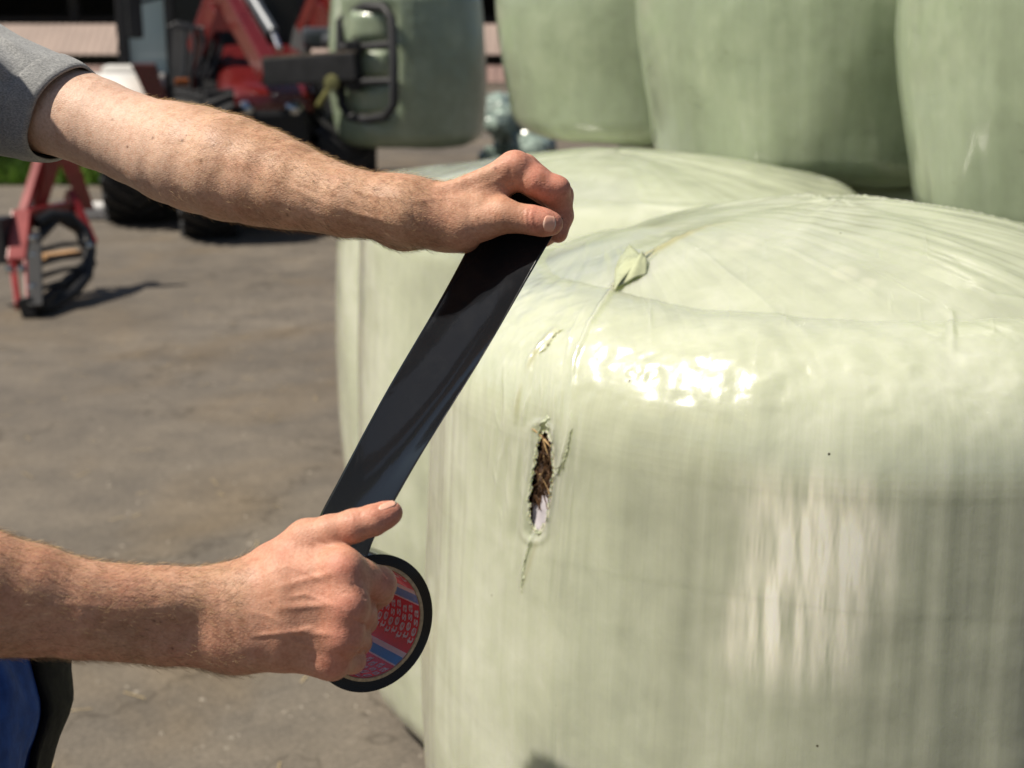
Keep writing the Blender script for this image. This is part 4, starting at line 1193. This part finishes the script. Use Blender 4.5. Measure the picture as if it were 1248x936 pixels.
dg = bpy.context.evaluated_depsgraph_get(); wm = bpy.data.meshes.new_from_object(ft_.evaluated_get(dg))
wv_ = np.array([v_.co[:] for v_ in wm.vertices]); wf = [list(p_.vertices) for p_ in wm.polygons]
bpy.data.objects.remove(ft_); bpy.data.curves.remove(fc); bpy.data.meshes.remove(wm)
wx0, wx1 = wv_[:, 0].min(), wv_[:, 0].max(); WL = .0285
lv, lf = [], []
for z in range(5):
    c = PH0 + z * PERI       # blue stripe centre
    band("stripe", c - .105, c + .085, RI - .00020, blp)
    band("stripe", c + .085, c + .19, RI - .00022, whp)
    band("stripe", c - .135, c - .105, RI - .00022, whp)
    # words between this stripe and the next one up
    start = c + .185 + .17
    for k in range(10):
        h0 = .0030 + k * .0091
        if h0 + .009 > TWD: break
        st_ = start + (.05 if k % 2 else 0.0)
        b = len(lv)
        for x, y, _ in wv_:
            lv.append(cyl(st_ + (x - wx0) / (wx1 - wx0) * WL / RI, h0 + y * 1.02, RI - .00032))
        lf += [[q + b for q in f_] for f_ in wf]
    me = bpy.data.meshes.new("lettering"); me.from_pydata(lv, [], lf); me.materials.append(whp)
    lo_ = bpy.data.objects.new("lettering", me); COL.objects.link(lo_); lo_.parent = roll
    lv, lf = [], []


# the strip drawn up to the other hand
f0 = R(98)
near0 = TA + cyl(f0, .0, RO + .0002); far0 = TA + cyl(f0, TWD, RO + .0002)
tang = rgt_ * math.sin(f0) - upv * math.cos(f0)
TL = P(613, 222, 1.178); TR = P(686, 266, 1.143)
NL, NW = 120, 30
rows = []
for i in range(NL):
    t = i / (NL - 1)
    e0 = near0 * (1 - t) + TR * t; e1 = far0 * (1 - t) + TL * t
    wdir = e1 - e0; ln_ = (TL + TR) / 2 - (near0 + far0) / 2; ln_ /= np.linalg.norm(ln_)
    nrm = np.cross(ln_, wdir); nrm /= np.linalg.norm(nrm)
    if nrm[1] > 0: nrm = -nrm                      # towards the open side
    sagm = .0060 * math.sin(PI * t) ** 1.2
    peel = .003 * math.exp(-(t / .035) ** 2)
    for j in range(NW):
        u = j / (NW - 1)
        p = e0 + wdir * u
        p = p - nrm * sagm * (1 - (2 * u - 1) ** 2) * 1.0 + nrm * .0016 * math.sin(PI * t) * math.sin(2 * PI * (u * 1.1 + t * .9))
        p = p + nrm * .0010 * float(math.sin(9 * t + 4 * u)) * math.sin(PI * t)
        p = p - tang * peel * 0 + nrm * (-peel)
        rows.append(p)
ii = np.arange(NL * NW).reshape(NL, NW)
strip_o = mesh_np("tape_strip", np.array(rows) - TA, np.stack([ii[:-1, :-1], ii[:-1, 1:], ii[1:, 1:], ii[1:, :-1]], -1).reshape(-1, 4), mat=tapem.m, parent=roll)
ms = strip_o.modifiers.new("s", 'SOLIDIFY'); ms.thickness = .0003; ms.offset = 0

# ================================================================== tractor and the rest of the yard
redm = simple("red_paint", (.115, .008, .007), .28, 0, .12, 3, coat=.5)
darkred = simple("old_red_paint", (.16, .018, .016), .5, 0, .25, 8)
rub = simple("tyre_rubber", (.018, .018, .019), .75, 0, .3, 20)
blkm = simple("black_steel", (.012, .012, .014), .6, 0, .3, 8)
rust = simple("worn_steel", (.20, .15, .10), .5, .4, .3, 14)
chrome = simple("hydraulic_chrome", (.55, .57, .60), .2, 1.0, .1, 10)
greyst = simple("grey_cylinder", (.10, .11, .125), .35, .3, .15, 8)
whm = simple("white_paint", (.72, .70, .66), .4, 0, .08, 4)
glassm = Mat("cab_glass"); glassm.set(color=(.62, .76, .72), rough=.10, spec=.6, coat=.5); glassm.b.inputs["Alpha"].default_value = .96  # sky reflection put into the panes as a pale, nearly opaque colour
glassm = glassm.m
def W(px_, py_, d): return Vector(P(px_, py_, d))

# ---- barn
bz = lambda py_, Y: 1.6 - Y * math.tan(R(15) - math.atan((468 - py_) / 1733.3))
BX0, BX1, BY = -17.0, 4.0, 30.0
barn = empty("barn", (-6.5, BY, 0), 0, "open fronted barn with a low pinkish ribbed wall across its dark interior", "barn")
bl = lambda x, y, z: (x + 6.5, y - BY, z)
pinkm = simple("pink_sheet", (.35, .265, .225), .6, 0, .08, 1.2)
def ribbed(name, x0, x1, z0, z1, y, mat, parent, pitch=.16):
    xs = np.arange(x0, x1, pitch / 6); V = []
    yy = y + .018 * np.sign(np.sin(xs * 2 * PI / pitch)) * np.minimum(1, np.abs(np.sin(xs * 2 * PI / pitch)) * 2)
    for z in (z0, z1):
        for x, q in zip(xs, yy): V.append(bl(x, q + (z - z0) * 1.5, z))
    n = len(xs); i = np.arange(n - 1)
    o = mesh_np(name, V, np.stack([i, i + 1, i + 1 + n, i + n], 1), mat=mat, parent=parent, smooth=False)
    m = o.modifiers.new("s", 'SOLIDIFY'); m.thickness = .02
leanto = empty("lean_to_roof", (-6.5, BY, 0), 0, "low pinkish ribbed lean-to roof in the sun before the dark barn", "lean-to roof")
ribbed("roof_sheet", BX0, BX1, .58, 1.17, BY, pinkm, leanto)
ribbed("roof_sheet", BX0, BX1, .10, .40, BY - 1.6, simple("pink_low_sheet", (.25, .16, .135), .7, 0, .12, 1.2), leanto)
bs = MB(); bs.box((0, .9, .26), (21, .5, .52)); bs.build("base_wall", simple("dark_plinth", (.03, .026, .024), .8, 0, .2, 2), leanto)
BY = BY + 3.5; barn.location.y = BY
timber = simple("dark_timber", (.035, .027, .021), .8, 0, .3, 3)
for x in np.arange(BX0, BX1 + .1, 3.5):
    b = MB(); b.box(bl(x, BY + .12, 2.1), (.22, .22, 4.2)); b.build("post", timber, barn)
b = MB(); b.box(bl(-6.5, BY + .1, 1.24), (21, .14, .10)); b.build("rail", timber, barn)
b = MB(); b.box(bl(-6.5, BY + 8, 2.1), (21, .2, 4.2)); b.box(bl(BX0, BY + 4, 2.1), (.2, 8, 4.2)); b.box(bl(BX1, BY + 4, 2.1), (.2, 8, 4.2)); b.build("wall", timber, barn)
b = MB(); b.prism([(-12.2, 0), (12.2, 0), (12.2, .18), (-12.2, .18)], 10.4, Matrix.Translation((0, 4, 4.25)) @ Matrix.Rotation(R(8), 4, 'X')); b.build("roof", simple("roof_sheet", (.16, .07, .05), .7, 0, .2, 2), barn)

# ---- tyre maker
def wheel(parent, c, rad, wd, rot, rimcol):
    """wheel with its axle along local x of rot"""
    root_c = Vector(c)
    t = MB(); hw_ = wd / 2
    prof = [(rad * .56, -hw_ * .8), (rad * .75, -hw_), (rad * .90, -hw_ * .98), (rad * .965, -hw_ * .8), (rad * .975, 0), (rad * .965, hw_ * .8), (rad * .90, hw_ * .98), (rad * .75, hw_), (rad * .56, hw_ * .8)]
    t.lathe(prof, root_c, 'X', 48, rot)
    n = 22
    for k in range(n):
        for s in (-1, 1):
            a = 2 * PI * (k + (.5 if s > 0 else 0)) / n
            m = rot @ Matrix.Rotation(a, 3, 'X') @ Matrix.Rotation(s * R(38), 3, 'Z')
            p = root_c + rot @ (Matrix.Rotation(a, 3, 'X') @ Vector((s * hw_ * .48, 0, rad * .975)))
            t.box(p, (hw_ * 1.15, .045 * rad / .6, .06 * rad / .6), m)
    w_ = t.build("wheel", rub, parent)
    w_.data.polygons.foreach_set("use_smooth", [True] * len(w_.data.polygons))
    try: w_.data.set_sharp_from_angle(angle=R(40))
    except Exception: pass
    r_ = MB(); r_.lathe([(rad * .57, -hw_ * .75), (rad * .54, -hw_ * .4), (rad * .2, -hw_ * .3), (rad * .18, -hw_ * .62), (.001, -hw_ * .62)], root_c, 'X', 32, rot)
    r_.lathe([(rad * .57, hw_ * .75), (rad * .54, hw_ * .4), (rad * .2, hw_ * .3), (rad * .18, hw_ * .62), (.001, hw_ * .62)], root_c, 'X', 32, rot)
    r_.build("rim", rimcol, w_, True)
    return w_

# ---- tractor, nose towards the stack
tc_ = W(300, 262, 10.9); TRC = Vector((tc_.x, 11.2, 0))
tr = empty("tractor", (0, 0, 0), 0, "red tractor with front loader and glazed cab, parked behind the raised forearm", "tractor")
tr.location = (TRC.x, TRC.y, 0)
T0 = Vector((TRC.x, TRC.y, 0))
def T(px_, py_, d): return W(px_, py_, d) - T0
rz = Matrix.Rotation(R(12), 3, 'Z')
hd = MB()      # bonnet: tapered, rounded nose
sec = []
for k, (yy, w_, zt, zb) in enumerate(((-.95, .27, .965, .86), (-.93, .31, .985, .84), (-.80, .34, 1.04, .82), (-.30, .36, 1.16, .80), (.20, .38, 1.24, .80), (.55, .39, 1.28, .80))):
    ringp = []
    for a in np.linspace(0, PI, 13):
        x = w_ * (abs(math.cos(a)) ** .35) * (1 if math.cos(a) > 0 else -1); z = zb + (zt - zb) * (math.sin(a) ** .38)
        ringp.append(rz @ Vector((x, yy, z)))
    ringp += [rz @ Vector((-w_, yy, zb)), rz @ Vector((w_, yy, zb))]
    sec.append(ringp)
off_h = T(328, 118, 10.2) - rz @ Vector((0, -.9, .97)); off_h.z = T(328, 118, 10.2).z - .95
V = [p + off_h for s_ in sec for p in s_]; n_ = len(sec[0]); F = []
for i in range(len(sec) - 1):
    for k in range(n_): F.append((i * n_ + k, i * n_ + (k + 1) % n_, (i + 1) * n_ + (k + 1) % n_, (i + 1) * n_ + k))
F.append(tuple(range(n_))); F.append(tuple(range((len(sec) - 1) * n_ + n_ - 1, (len(sec) - 1) * n_ - 1, -1)))
hd.add(V, F); bonnet = hd.build("bonnet", redm, tr, True)
gl = MB(); gl.box(off_h + rz @ Vector((0, -.80, .70)), (.56, .34, .34), rz, .05); gl.box(off_h + rz @ Vector((0, -.30, .55)), (.50, 1.3, .55), rz, .05); gl.build("grille", blkm, tr)
for s in (-1, 1):
    h_ = MB(); h_.lathe([(.001, -.045), (.04, -.040), (.072, -.01), (.075, .03), (.05, .06)], off_h + rz @ Vector((s * .17, -.93, .865)), 'Y', 20, rz)
    h_.build("headlight", chrome, tr, True)
ch = MB(); ch.box(off_h + rz @ Vector((0, .5, .48)), (.42, 3.0, .34), rz, .03); ch.box(off_h + rz @ Vector((0, -.25, .42)), (1.3, .16, .16), rz, .02); ch.box(off_h + rz @ Vector((0, 1.75, .55)), (1.3, .26, .26), rz, .03)
ch.box(off_h + rz @ Vector((-.62, .75, .42)), (.34, .75, .45), rz, .04); ch.box(off_h + rz @ Vector((.05, -.62, .36)), (1.15, .42, .50), rz, .05); ch.box(off_h + rz @ Vector((-.45, .35, .30)), (.9, 1.2, .45), rz, .04); ch.build("chassis_and_shadow_fill", blkm, tr)  # lowest boxes added to fill and darken the shadow under the tractor
# wheels
base0 = Vector((off_h.x, off_h.y, 0))
for px_, d_, rad, wd in ((256, 10.10, .50, .42), (420, 10.9, .50, .42), (168, 10.80, .50, .46), (318, 12.6, .50, .46)):
    c = W(px_, 262, d_) - T0; c.z = rad + .006
    wheel(tr, c, rad, wd, rz, redm if rad > .6 else whm)
# rear mudguards, with a white top and red flank
for s in (-1, 1):
    m = MB(); pts = []
    for a in np.linspace(R(20), R(165), 14):
        for x in (-.26, .26): pts.append((W(168 if s < 0 else 318, 262, 10.8 if s < 0 else 12.6) - T0) * 1.0 + rz @ Vector((x, .64 * math.cos(a) * -1, -W(168 if s < 0 else 318, 262, 10.8 if s < 0 else 12.6).z + .50 + .60 * math.sin(a))))
    f = [(2 * i, 2 * i + 1, 2 * i + 3, 2 * i + 2) for i in range(13)]; m.add(pts, f)
    o = m.build("mudguard", whm if s < 0 else darkred, tr, True); mm = o.modifiers.new("s", 'SOLIDIFY'); mm.thickness = .03
# near side panel seen left of the cab: white cover over a red flank
fp = MB(); fp.box(T(150, 88, 11.0), (.30, .42, .10), rz, .03); fp.build("battery_cover", whm, tr)
fp = MB(); fp.prism([(-.10, .14), (.06, .14), (.17, -.22), (.04, -.22)], .30, Matrix.Translation(T(180, 102, 10.25)) @ rz.to_4x4()); fp.build("side_panel", redm, tr)
fp = MB(); fp.box(T(140, 108, 11.05), (.46, .50, .22), rz, .04); fp.build("step_box", blkm, tr)
# cab
cb = MB()
cl, cr_, cdep = T(150, 40, 12.1), T(372, 40, 12.3), 1.25
zb_, zt_ = .95, 2.55
dy = Vector((.0, cdep, 0)); dy = rz @ dy
A0 = Vector((cl.x, cl.y, 0)); B0 = Vector((cr_.x, cr_.y, 0))
for base in (A0, B0, A0 + dy, B0 + dy):
    cb.bar(base + Vector((0, 0, zb_)), base + Vector((0, 0, zt_)), .09, .09, bev=.01)
mid0 = A0 * .74 + B0 * .26
cb.bar(mid0 + Vector((0, 0, zb_)), mid0 + Vector((0, 0, zt_)), .11, .07)
for p, q in ((A0, B0), (A0 + dy, B0 + dy), (A0, A0 + dy), (B0, B0 + dy)):
    cb.bar(p + Vector((0, 0, zb_)), q + Vector((0, 0, zb_)), .10, .12); cb.bar(p + Vector((0, 0, zt_)), q + Vector((0, 0, zt_)), .10, .10)
cabo = cb.build("cab_frame", blkm, tr)
darkglass = simple('dark_cab_glass', (.02, .025, .028), .12, 0, .1, 2)  # darkness seen through the cab, put into the pane colour
for p, q in ((A0, mid0), (mid0, B0), (A0 + dy, B0 + dy), (A0, A0 + dy), (B0, B0 + dy)):
    g_ = MB(); g_.bar((p * .97 + q * .03) + Vector((0, 0, (zb_ + zt_) / 2)), (p * .03 + q * .97) + Vector((0, 0, (zb_ + zt_) / 2)), .008, zt_ - zb_ - .12); g_.build("window", glassm if (p - A0).length < .01 else darkglass, cabo)
rf = MB(); rf.box((A0 + B0 + dy) / 2 + Vector((0, 0, zt_ + .10)), ((B0 - A0).length + .25, cdep + .3, .16), rz, .05); rf.build("roof", redm, tr)
lw = MB(); lw.box((A0 + B0 + dy) / 2 + Vector((0, 0, zb_ - .25)), ((B0 - A0).length, cdep, .50), rz, .03); lw.build("cab_floor", blkm, tr)
st_ = MB(); sc0 = T(238, 52, 12.5)
st_.tube([sc0 + Vector((.21 * math.cos(a), .05 * math.sin(a), .17 * math.sin(a))) for a in np.linspace(0, 2 * PI, 25)[:-1]], .018, 8, closed=True)
st_.bar(sc0 + Vector((0, 0, 0)), sc0 + Vector((.03, .1, -.5)), .05, .05); st_.build("steering_wheel", blkm, tr)
se = MB(); se.box(sc0 + Vector((.12, .55, -.15)), (.50, .12, .62), rz, .05); se.box(sc0 + Vector((.12, .35, -.42)), (.50, .45, .12), rz, .05); se.build("seat", simple("seat_cloth", (.06, .06, .065), .8, 0, .2, 10), tr)
mi = MB(); mi.box(T(164, 20, 11.3), (.12, .05, .34), rz, .02); mi.bar(T(164, 4, 11.35), T(196, -4, 12.0), .03, .03); mi.build("mirror", blkm, tr)
# loader: two knee-shaped arms, posts, rams, cross tube
def arm(d, pk, wth_=.12):
    m = MB()
    for (a, b_, w1) in pk:
        m.bar(T(a[0], a[1], a[2]), T(b_[0], b_[1], b_[2]), wth_, w1, up=(0, 0, 1), bev=.012)
    m.build("loader_arm", redm, tr)
arm(10.4, [((236, 78, 10.9), (268, -12, 10.6), .15), ((266, -10, 10.6), (276, -10, 10.55), .15), ((272, -14, 10.55), (330, 92, 10.0), .17), ((252, 48, 10.8), (268, 10, 10.6), .12)])
arm(11.4, [((368, 46, 11.6), (396, -22, 11.2), .12), ((392, -20, 11.2), (420, 20, 10.9), .15), ((385, 20, 11.4), (408, 36, 11.2), .30)])
kn = MB(); kn.prism([(-.17, -.26), (.0, .16), (.17, -.26), (.06, -.08), (-.06, -.08)], .10, Matrix.Translation(T(272, 24, 10.56))); kn.build("gusset", darkred, tr)
cy = MB(); cy.tube([T(300, -14, 10.45), T(333, 40, 10.2)], .045, 14); cy.build("hydraulic_ram", greyst, tr)
cy2 = MB(); cy2.tube([T(333, 40, 10.2), T(341, 60, 10.1)], .025, 12); cy2.build("ram_rod", chrome, tr)
po = MB(); po.bar(T(222, 150, 10.9), T(226, 34, 10.9), .16, .18, up=(0, 1, 0)); po.bar(T(258, 150, 10.9), T(258, 44, 10.9), .10, .14, up=(0, 1, 0)); po.bar(T(222, 60, 10.9), T(258, 60, 10.9), .10, .1); po.build("loader_post", blkm, tr)
po = MB(); po.bar(T(350, 130, 11.2), T(368, 40, 11.6), .12, .14, up=(0, 1, 0)); po.build("loader_post", blkm, tr)
hosem = simple("black_hose", (.02, .02, .022), .35, 0, .2, 20)
for k in range(5):
    hs = MB()
    x0 = 206 + k * 7
    hs.tube([T(x0 + 30 * (3 * t * (1 - t)) * (.4 + .2 * k) + 18 * t, 34 + 60 * t - 30 * math.sin(PI * t) * (1 - .12 * k), 10.7) for t in np.linspace(0, 1, 14)], .016, 7); hs.build("hydraulic_hose", hosem, tr)
for k in range(4):
    hs = MB()
    hs.tube([T(372 + 30 * t + 6 * k, 128 + 34 * math.sin(PI * t) - 10 * k, 10.3) for t in np.linspace(0, 1, 10)], .016, 7); hs.build("hydraulic_hose", hosem, tr)
lm = MB(); lm.box(T(222, 100, 10.6), (.10, .05, .05), rz, .01); lm.build("marker_lamp", simple("amber_lens", (.40, .11, .02), .3, 0, .1, 10), tr)
dw = MB(); dw.box(T(394, 46, 11.0), (.34, .26, .16), rz, .05); dw.tube([T(398, 50, 10.9), T(412, 46, 10.8)], .05, 12); dw.build("valve_block", greyst, tr)

# ---- clamp and the lifted bale
BD_ = 10.15
bx_, by_ = W(500, 80, BD_).x, 10.3
bc = Vector((W(497, 80, 10.35).x, W(497, 80, 10.35).y, 0)); HB = 1.10; zbot = W(497, 176, 10.35).z
loopc = W(447, 78, 9.83)
def bulge(v, n):
    wp = v + np.array((bc.x, bc.y, zbot)); x, y, d_ = project(wp)
    front = (n[:, 1] < -.1)
    for cy_, hh in ((32, 19), (77, 17), (122, 18)):
        e = np.clip(1 - ((x - 450) / 25) ** 4, 0, 1) * np.clip(1 - ((y - cy_) / hh) ** 4, 0, 1)
        v = v + n * (.060 * e ** .6 * front)[:, None]
    v = v - n * (.045 * np.exp(-(((x - 447) / 36) ** 6 + ((y - 78) / 72) ** 6)) * front)[:, None]
    v[:, 0] = v[:, 0] * (1 + .03 * np.sin(v[:, 2] * 3))
    return v
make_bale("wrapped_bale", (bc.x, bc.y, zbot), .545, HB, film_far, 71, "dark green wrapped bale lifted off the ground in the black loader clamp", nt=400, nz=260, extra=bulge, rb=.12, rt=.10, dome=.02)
clamp = empty("bale_clamp", tuple(loopc), 0, "black steel loader clamp with a rounded ladder frame pressed on the lifted bale", "bale clamp")
cf = MB(); FRW = [W(px_, py_, d_) - loopc for px_, py_, d_ in ((425, 14, 9.94), (447, 8, 9.78), (468, 9, 9.66), (477, 22, 9.63), (480, 78, 9.62), (480, 128, 9.63), (470, 142, 9.66), (447, 146, 9.78), (426, 142, 9.94), (417, 128, 9.98), (414, 78, 9.98), (415, 26, 9.98))]
cf.tube(FRW, .033, 12, closed=True); cf.build("clamp_frame", blkm, clamp, True)
for y0, y1 in ((58, 54), (101, 99)):
    c_ = MB(); c_.tube([W(414, y0, 9.98) - loopc, W(447, y0 - 1, 9.75) - loopc, W(480, y1, 9.62) - loopc], .028, 10); c_.build("crossbar", blkm, clamp, True)
bm_ = MB(); bm_.bar(W(326, 88, 10.0) - loopc, W(438, 80, 9.80) - loopc, .16, .19, bev=.01); bm_.box(W(431, 80, 9.84) - loopc, (.10, .12, .34), None, .01); bm_.build("beam", blkm, clamp)
tp = MB(); tp.bar(W(326, 70, 10.0) - loopc, W(438, 63, 9.80) - loopc, .15, .02); tp.build("worn_plate", rust, clamp)
hk = MB(); hk.lathe([(.001, -.03), (.05, -.025), (.055, .02), (.02, .035), (.001, .035)], W(404, 101, 9.75) - loopc, 'Y', 20); hk.tube([W(404, 104, 9.76) - loopc, W(397, 114, 9.8) - loopc, W(388, 128, 9.9) - loopc], .02, 8)
hk.build("yellow_coupler", simple("yellow_paint", (.24, .23, .08), .5, 0, .15, 20, coat=.5), clamp, True)
# back arm of the clamp, round the far side of the bale
ba = MB(); ba.tube([W(392, 78, 10.0) - loopc, W(396, 78, 10.9) - loopc, W(500, 78, 11.15) - loopc, W(560, 78, 10.9) - loopc], .05, 10); ba.build("rear_arm", blkm, clamp, True)

# ---- red headstock standing on the yard at the left
hc = W(45, 372, 7.6); hc.z = 0
hsd = empty("loader_attachment", tuple(hc), 0, "red A-shaped loader attachment with black curved tines standing on the yard, left edge", "farm implement")
def H(px_, py_, d): return W(px_, py_, d) - hc
fr = MB()
fr.bar(H(58, 172, 8.1), H(29, 266, 7.75), .05, .09, bev=.006); fr.bar(H(28, 262, 7.75), H(22, 322, 7.6), .10, .10, bev=.006)
fr.bar(H(14, 318, 7.6), H(22, 374, 7.45), .035, .06, bev=.004); fr.bar(H(33, 318, 7.6), H(36, 376, 7.45), .035, .06, bev=.004)
fr.prism([(-.075, .34), (.075, .34), (.20, -.16), (.13, -.16), (.03, .10), (-.07, -.16), (-.13, -.16)], .05, Matrix.Translation(H(68, 222, 8.05)) @ Matrix.Rotation(R(20), 4, 'Z'))
fr.bar(H(84, 235, 8.1), H(112, 300, 8.0), .05, .08, bev=.006); fr.bar(H(35, 262, 7.75), H(94, 250, 8.1), .05, .07, bev=.006)
fr.build("frame", simple("shaded_red", (.26, .020, .018), .35, 0, .2, 5, coat=.3), hsd)
pl = MB(); pl.bar(H(40, 215, 7.95), H(37, 266, 7.75), .02, .055); pl.build("sunlit_plate", simple("sunlit_red", (.50, .22, .19), .2, 0, .1, 10, coat=.6), hsd)  # sunlit face of the post, its brightness put into the red
tn = MB(); tn.tube([H(x, y, d) for x, y, d in ((44, 272, 7.75), (62, 262, 7.85), (84, 264, 7.95), (102, 280, 8.0), (110, 305, 7.95), (106, 335, 7.85), (90, 356, 7.7), (66, 371, 7.6), (42, 379, 7.5))], .034, 10); tn.build("hoop", blkm, hsd, True)
for k, (y0, y1) in enumerate(((306, 296), (322, 312), (338, 326), (353, 340), (366, 354))):
    tn = MB(); tn.tube([H(46, y0, 7.62 - .03 * k), H(76, (y0 + y1) / 2 - 3, 7.75 - .03 * k), H(106 - 5 * k, y1, 7.92 - .04 * k)], [.016, .014, .010], 8); tn.build("tine", blkm, hsd, True)
bk = MB(); bk.bar(H(42, 292, 7.7), H(44, 378, 7.45), .07, .09); bk.bar(H(42, 372, 7.45), H(26, 376, 7.45), .06, .10); bk.tube([H(46, 290, 7.75), H(70, 266, 7.9), H(96, 280, 8.0), H(106, 306, 8.0)], .028, 8)
bk.bar(H(50, 372, 7.5), H(112, 318, 7.95), .05, .05); bk.bar(H(-30, 292, 7.7), H(14, 292, 7.65), .16, .24); bk.build("lower_bar", blkm, hsd)
wd_ = MB(); wd_.bar(H(50, 314, 7.9), H(94, 308, 8.1), .09, .03); wd_.build("wooden_block", simple("raw_timber", (.42, .24, .11), .7, 0, .2, 10), hsd)
for px_, py_, d_ in ((12, 328, 7.55), (27, 328, 7.55), (42, 312, 7.62), (41, 290, 7.66), (40, 350, 7.5), (109, 300, 7.95)):
    pn = MB(); pn.lathe([(.001, -.035), (.020, -.032), (.026, -.01), (.026, .02), (.001, .02)], H(px_, py_, d_), 'Y', 14); pn.build("pin", chrome, hsd, True)

# ---- pale block by the rear wheel, heap of film and leftovers behind the lifted bale
kb = MB(); kc_ = W(122, 263, 10.9); kb.box((kc_.x, kc_.y, .065), (.24, .25, .11), Matrix.Rotation(R(8), 3, 'Z'), .03)
tag(kb.build("concrete_block", simple("pale_concrete", (.58, .57, .56), .7, 0, .1, 8)), "pale concrete block lying on the yard near the tractor wheel", "concrete block")
hp = SDF()
h0 = W(606, 172, 13.6); h0.z = 0
rg = np.random.default_rng(77)
for k in range(16):
    a = h0 + Vector((rg.uniform(-.02, .42), rg.uniform(-.2, .4), rg.uniform(.05, .62) * (1 if k % 3 else .5)))
    hp.ell(tuple(a), (rg.uniform(.12, .25), rg.uniform(.12, .25), rg.uniform(.10, .22)), k=.06)
lo, hi = bounds(hp, .08); hpf = lambda p: np.maximum(hp.f(p) + .035 * fbm(p * 7, 120) + .02 * np.abs(fbm(p * 16, 121)), .004 - p[:, 2])
V_, Q_, _n = polygonise(hpf, lo, hi, .03)
heap = mesh_np("film_heap", V_, Q_, mat=simple("waste_film", (.30, .38, .33), .22, 0, .4, 5, coat=.5), smooth=False)
tag(heap, "heap of crumpled pale green film between the lifted bale and the stacked ones", "film heap")

# ---- grass and shrubs at the left
rg = np.random.default_rng(9)
def blades(name, n, xr, yr, hmin, hmax, mat):
    x = rg.uniform(*xr, n); y = rg.uniform(*yr, n); h = rg.uniform(hmin, hmax, n); a = rg.uniform(0, 6.28, n); l = rg.normal(0, .35, (n, 2)) * h[:, None]
    w_ = .010 + .010 * rg.random(n)
    dx, dy_ = np.cos(a) * w_, np.sin(a) * w_
    V = np.stack([np.stack([x - dx, y - dy_, 0 * x + .01], 1), np.stack([x + dx, y + dy_, 0 * x + .01], 1), np.stack([x + l[:, 0], y + l[:, 1], h], 1)], 1).reshape(-1, 3)
    return mesh_np(name, V, None, np.arange(3 * n).reshape(n, 3), mat, smooth=False)
gm = Mat("grass_green"); gm.set(rough=.6); gm.color(gm.ramp(gm.noise(gm.coords(), 2.2, 4, .7), [(.3, (.06, .13, .015)), (.5, (.14, .26, .03)), (.7, (.26, .38, .06))]))
tag(blades("grass", 16000, (-5.9, -3.4), (12.9, 16.5), .06, .32, gm.m), "bright green grass growing along the far edge of the yard", "grass", kind='stuff')
def shrub(c, rad, hgt, n, seed, lab):
    rg = np.random.default_rng(seed)
    root = empty("shrub", c, 0, lab, "shrub", "shrubs by the yard edge")
    st = MB()
    for k in range(7):
        a = rg.uniform(0, 6.28); st.tube([(0, 0, 0), (.3 * rad * math.cos(a), .3 * rad * math.sin(a), hgt * .4), (.8 * rad * math.cos(a), .8 * rad * math.sin(a), hgt * .85)], [.016, .011, .004], 6)
    st.build("stem", simple("bark", (.10, .07, .045), .8, 0, .2, 20), root)
    cl_ = rg.normal(size=(14, 3)); cl_ /= np.linalg.norm(cl_, axis=1)[:, None]; cl_ *= rg.uniform(.35, .8, 14)[:, None]
    p = cl_[rg.integers(0, 14, n)] + rg.normal(0, .20, (n, 3)); p = p * np.array((rad, rad, hgt * .5)) + np.array((0, 0, hgt * .55)); p[:, 2] = np.maximum(p[:, 2], .03)
    d1 = rg.normal(size=(n, 3)); d1 /= np.linalg.norm(d1, axis=1)[:, None]; d2 = np.cross(d1, rg.normal(size=(n, 3))); d2 /= np.linalg.norm(d2, axis=1)[:, None]
    L = rg.uniform(.02, .045, n)[:, None]
    V = np.stack([p - d1 * L, p + d2 * L * .4, p + d1 * L, p - d2 * L * .4], 1).reshape(-1, 3)
    o = mesh_np("foliage", V, np.arange(4 * n).reshape(n, 4), mat=gm2, parent=root, smooth=False)
gm2 = simple("leaf_green", (.10, .19, .025), .5, 0, .5, 6)
shrub((-4.75, 13.3, 0), .45, .62, 5000, 1, "low leafy shrub at the far left edge, left of the red attachment post")
shrub((-4.02, 13.6, 0), .40, .55, 4000, 2, "darker leafy shrub to the right of the red attachment post")
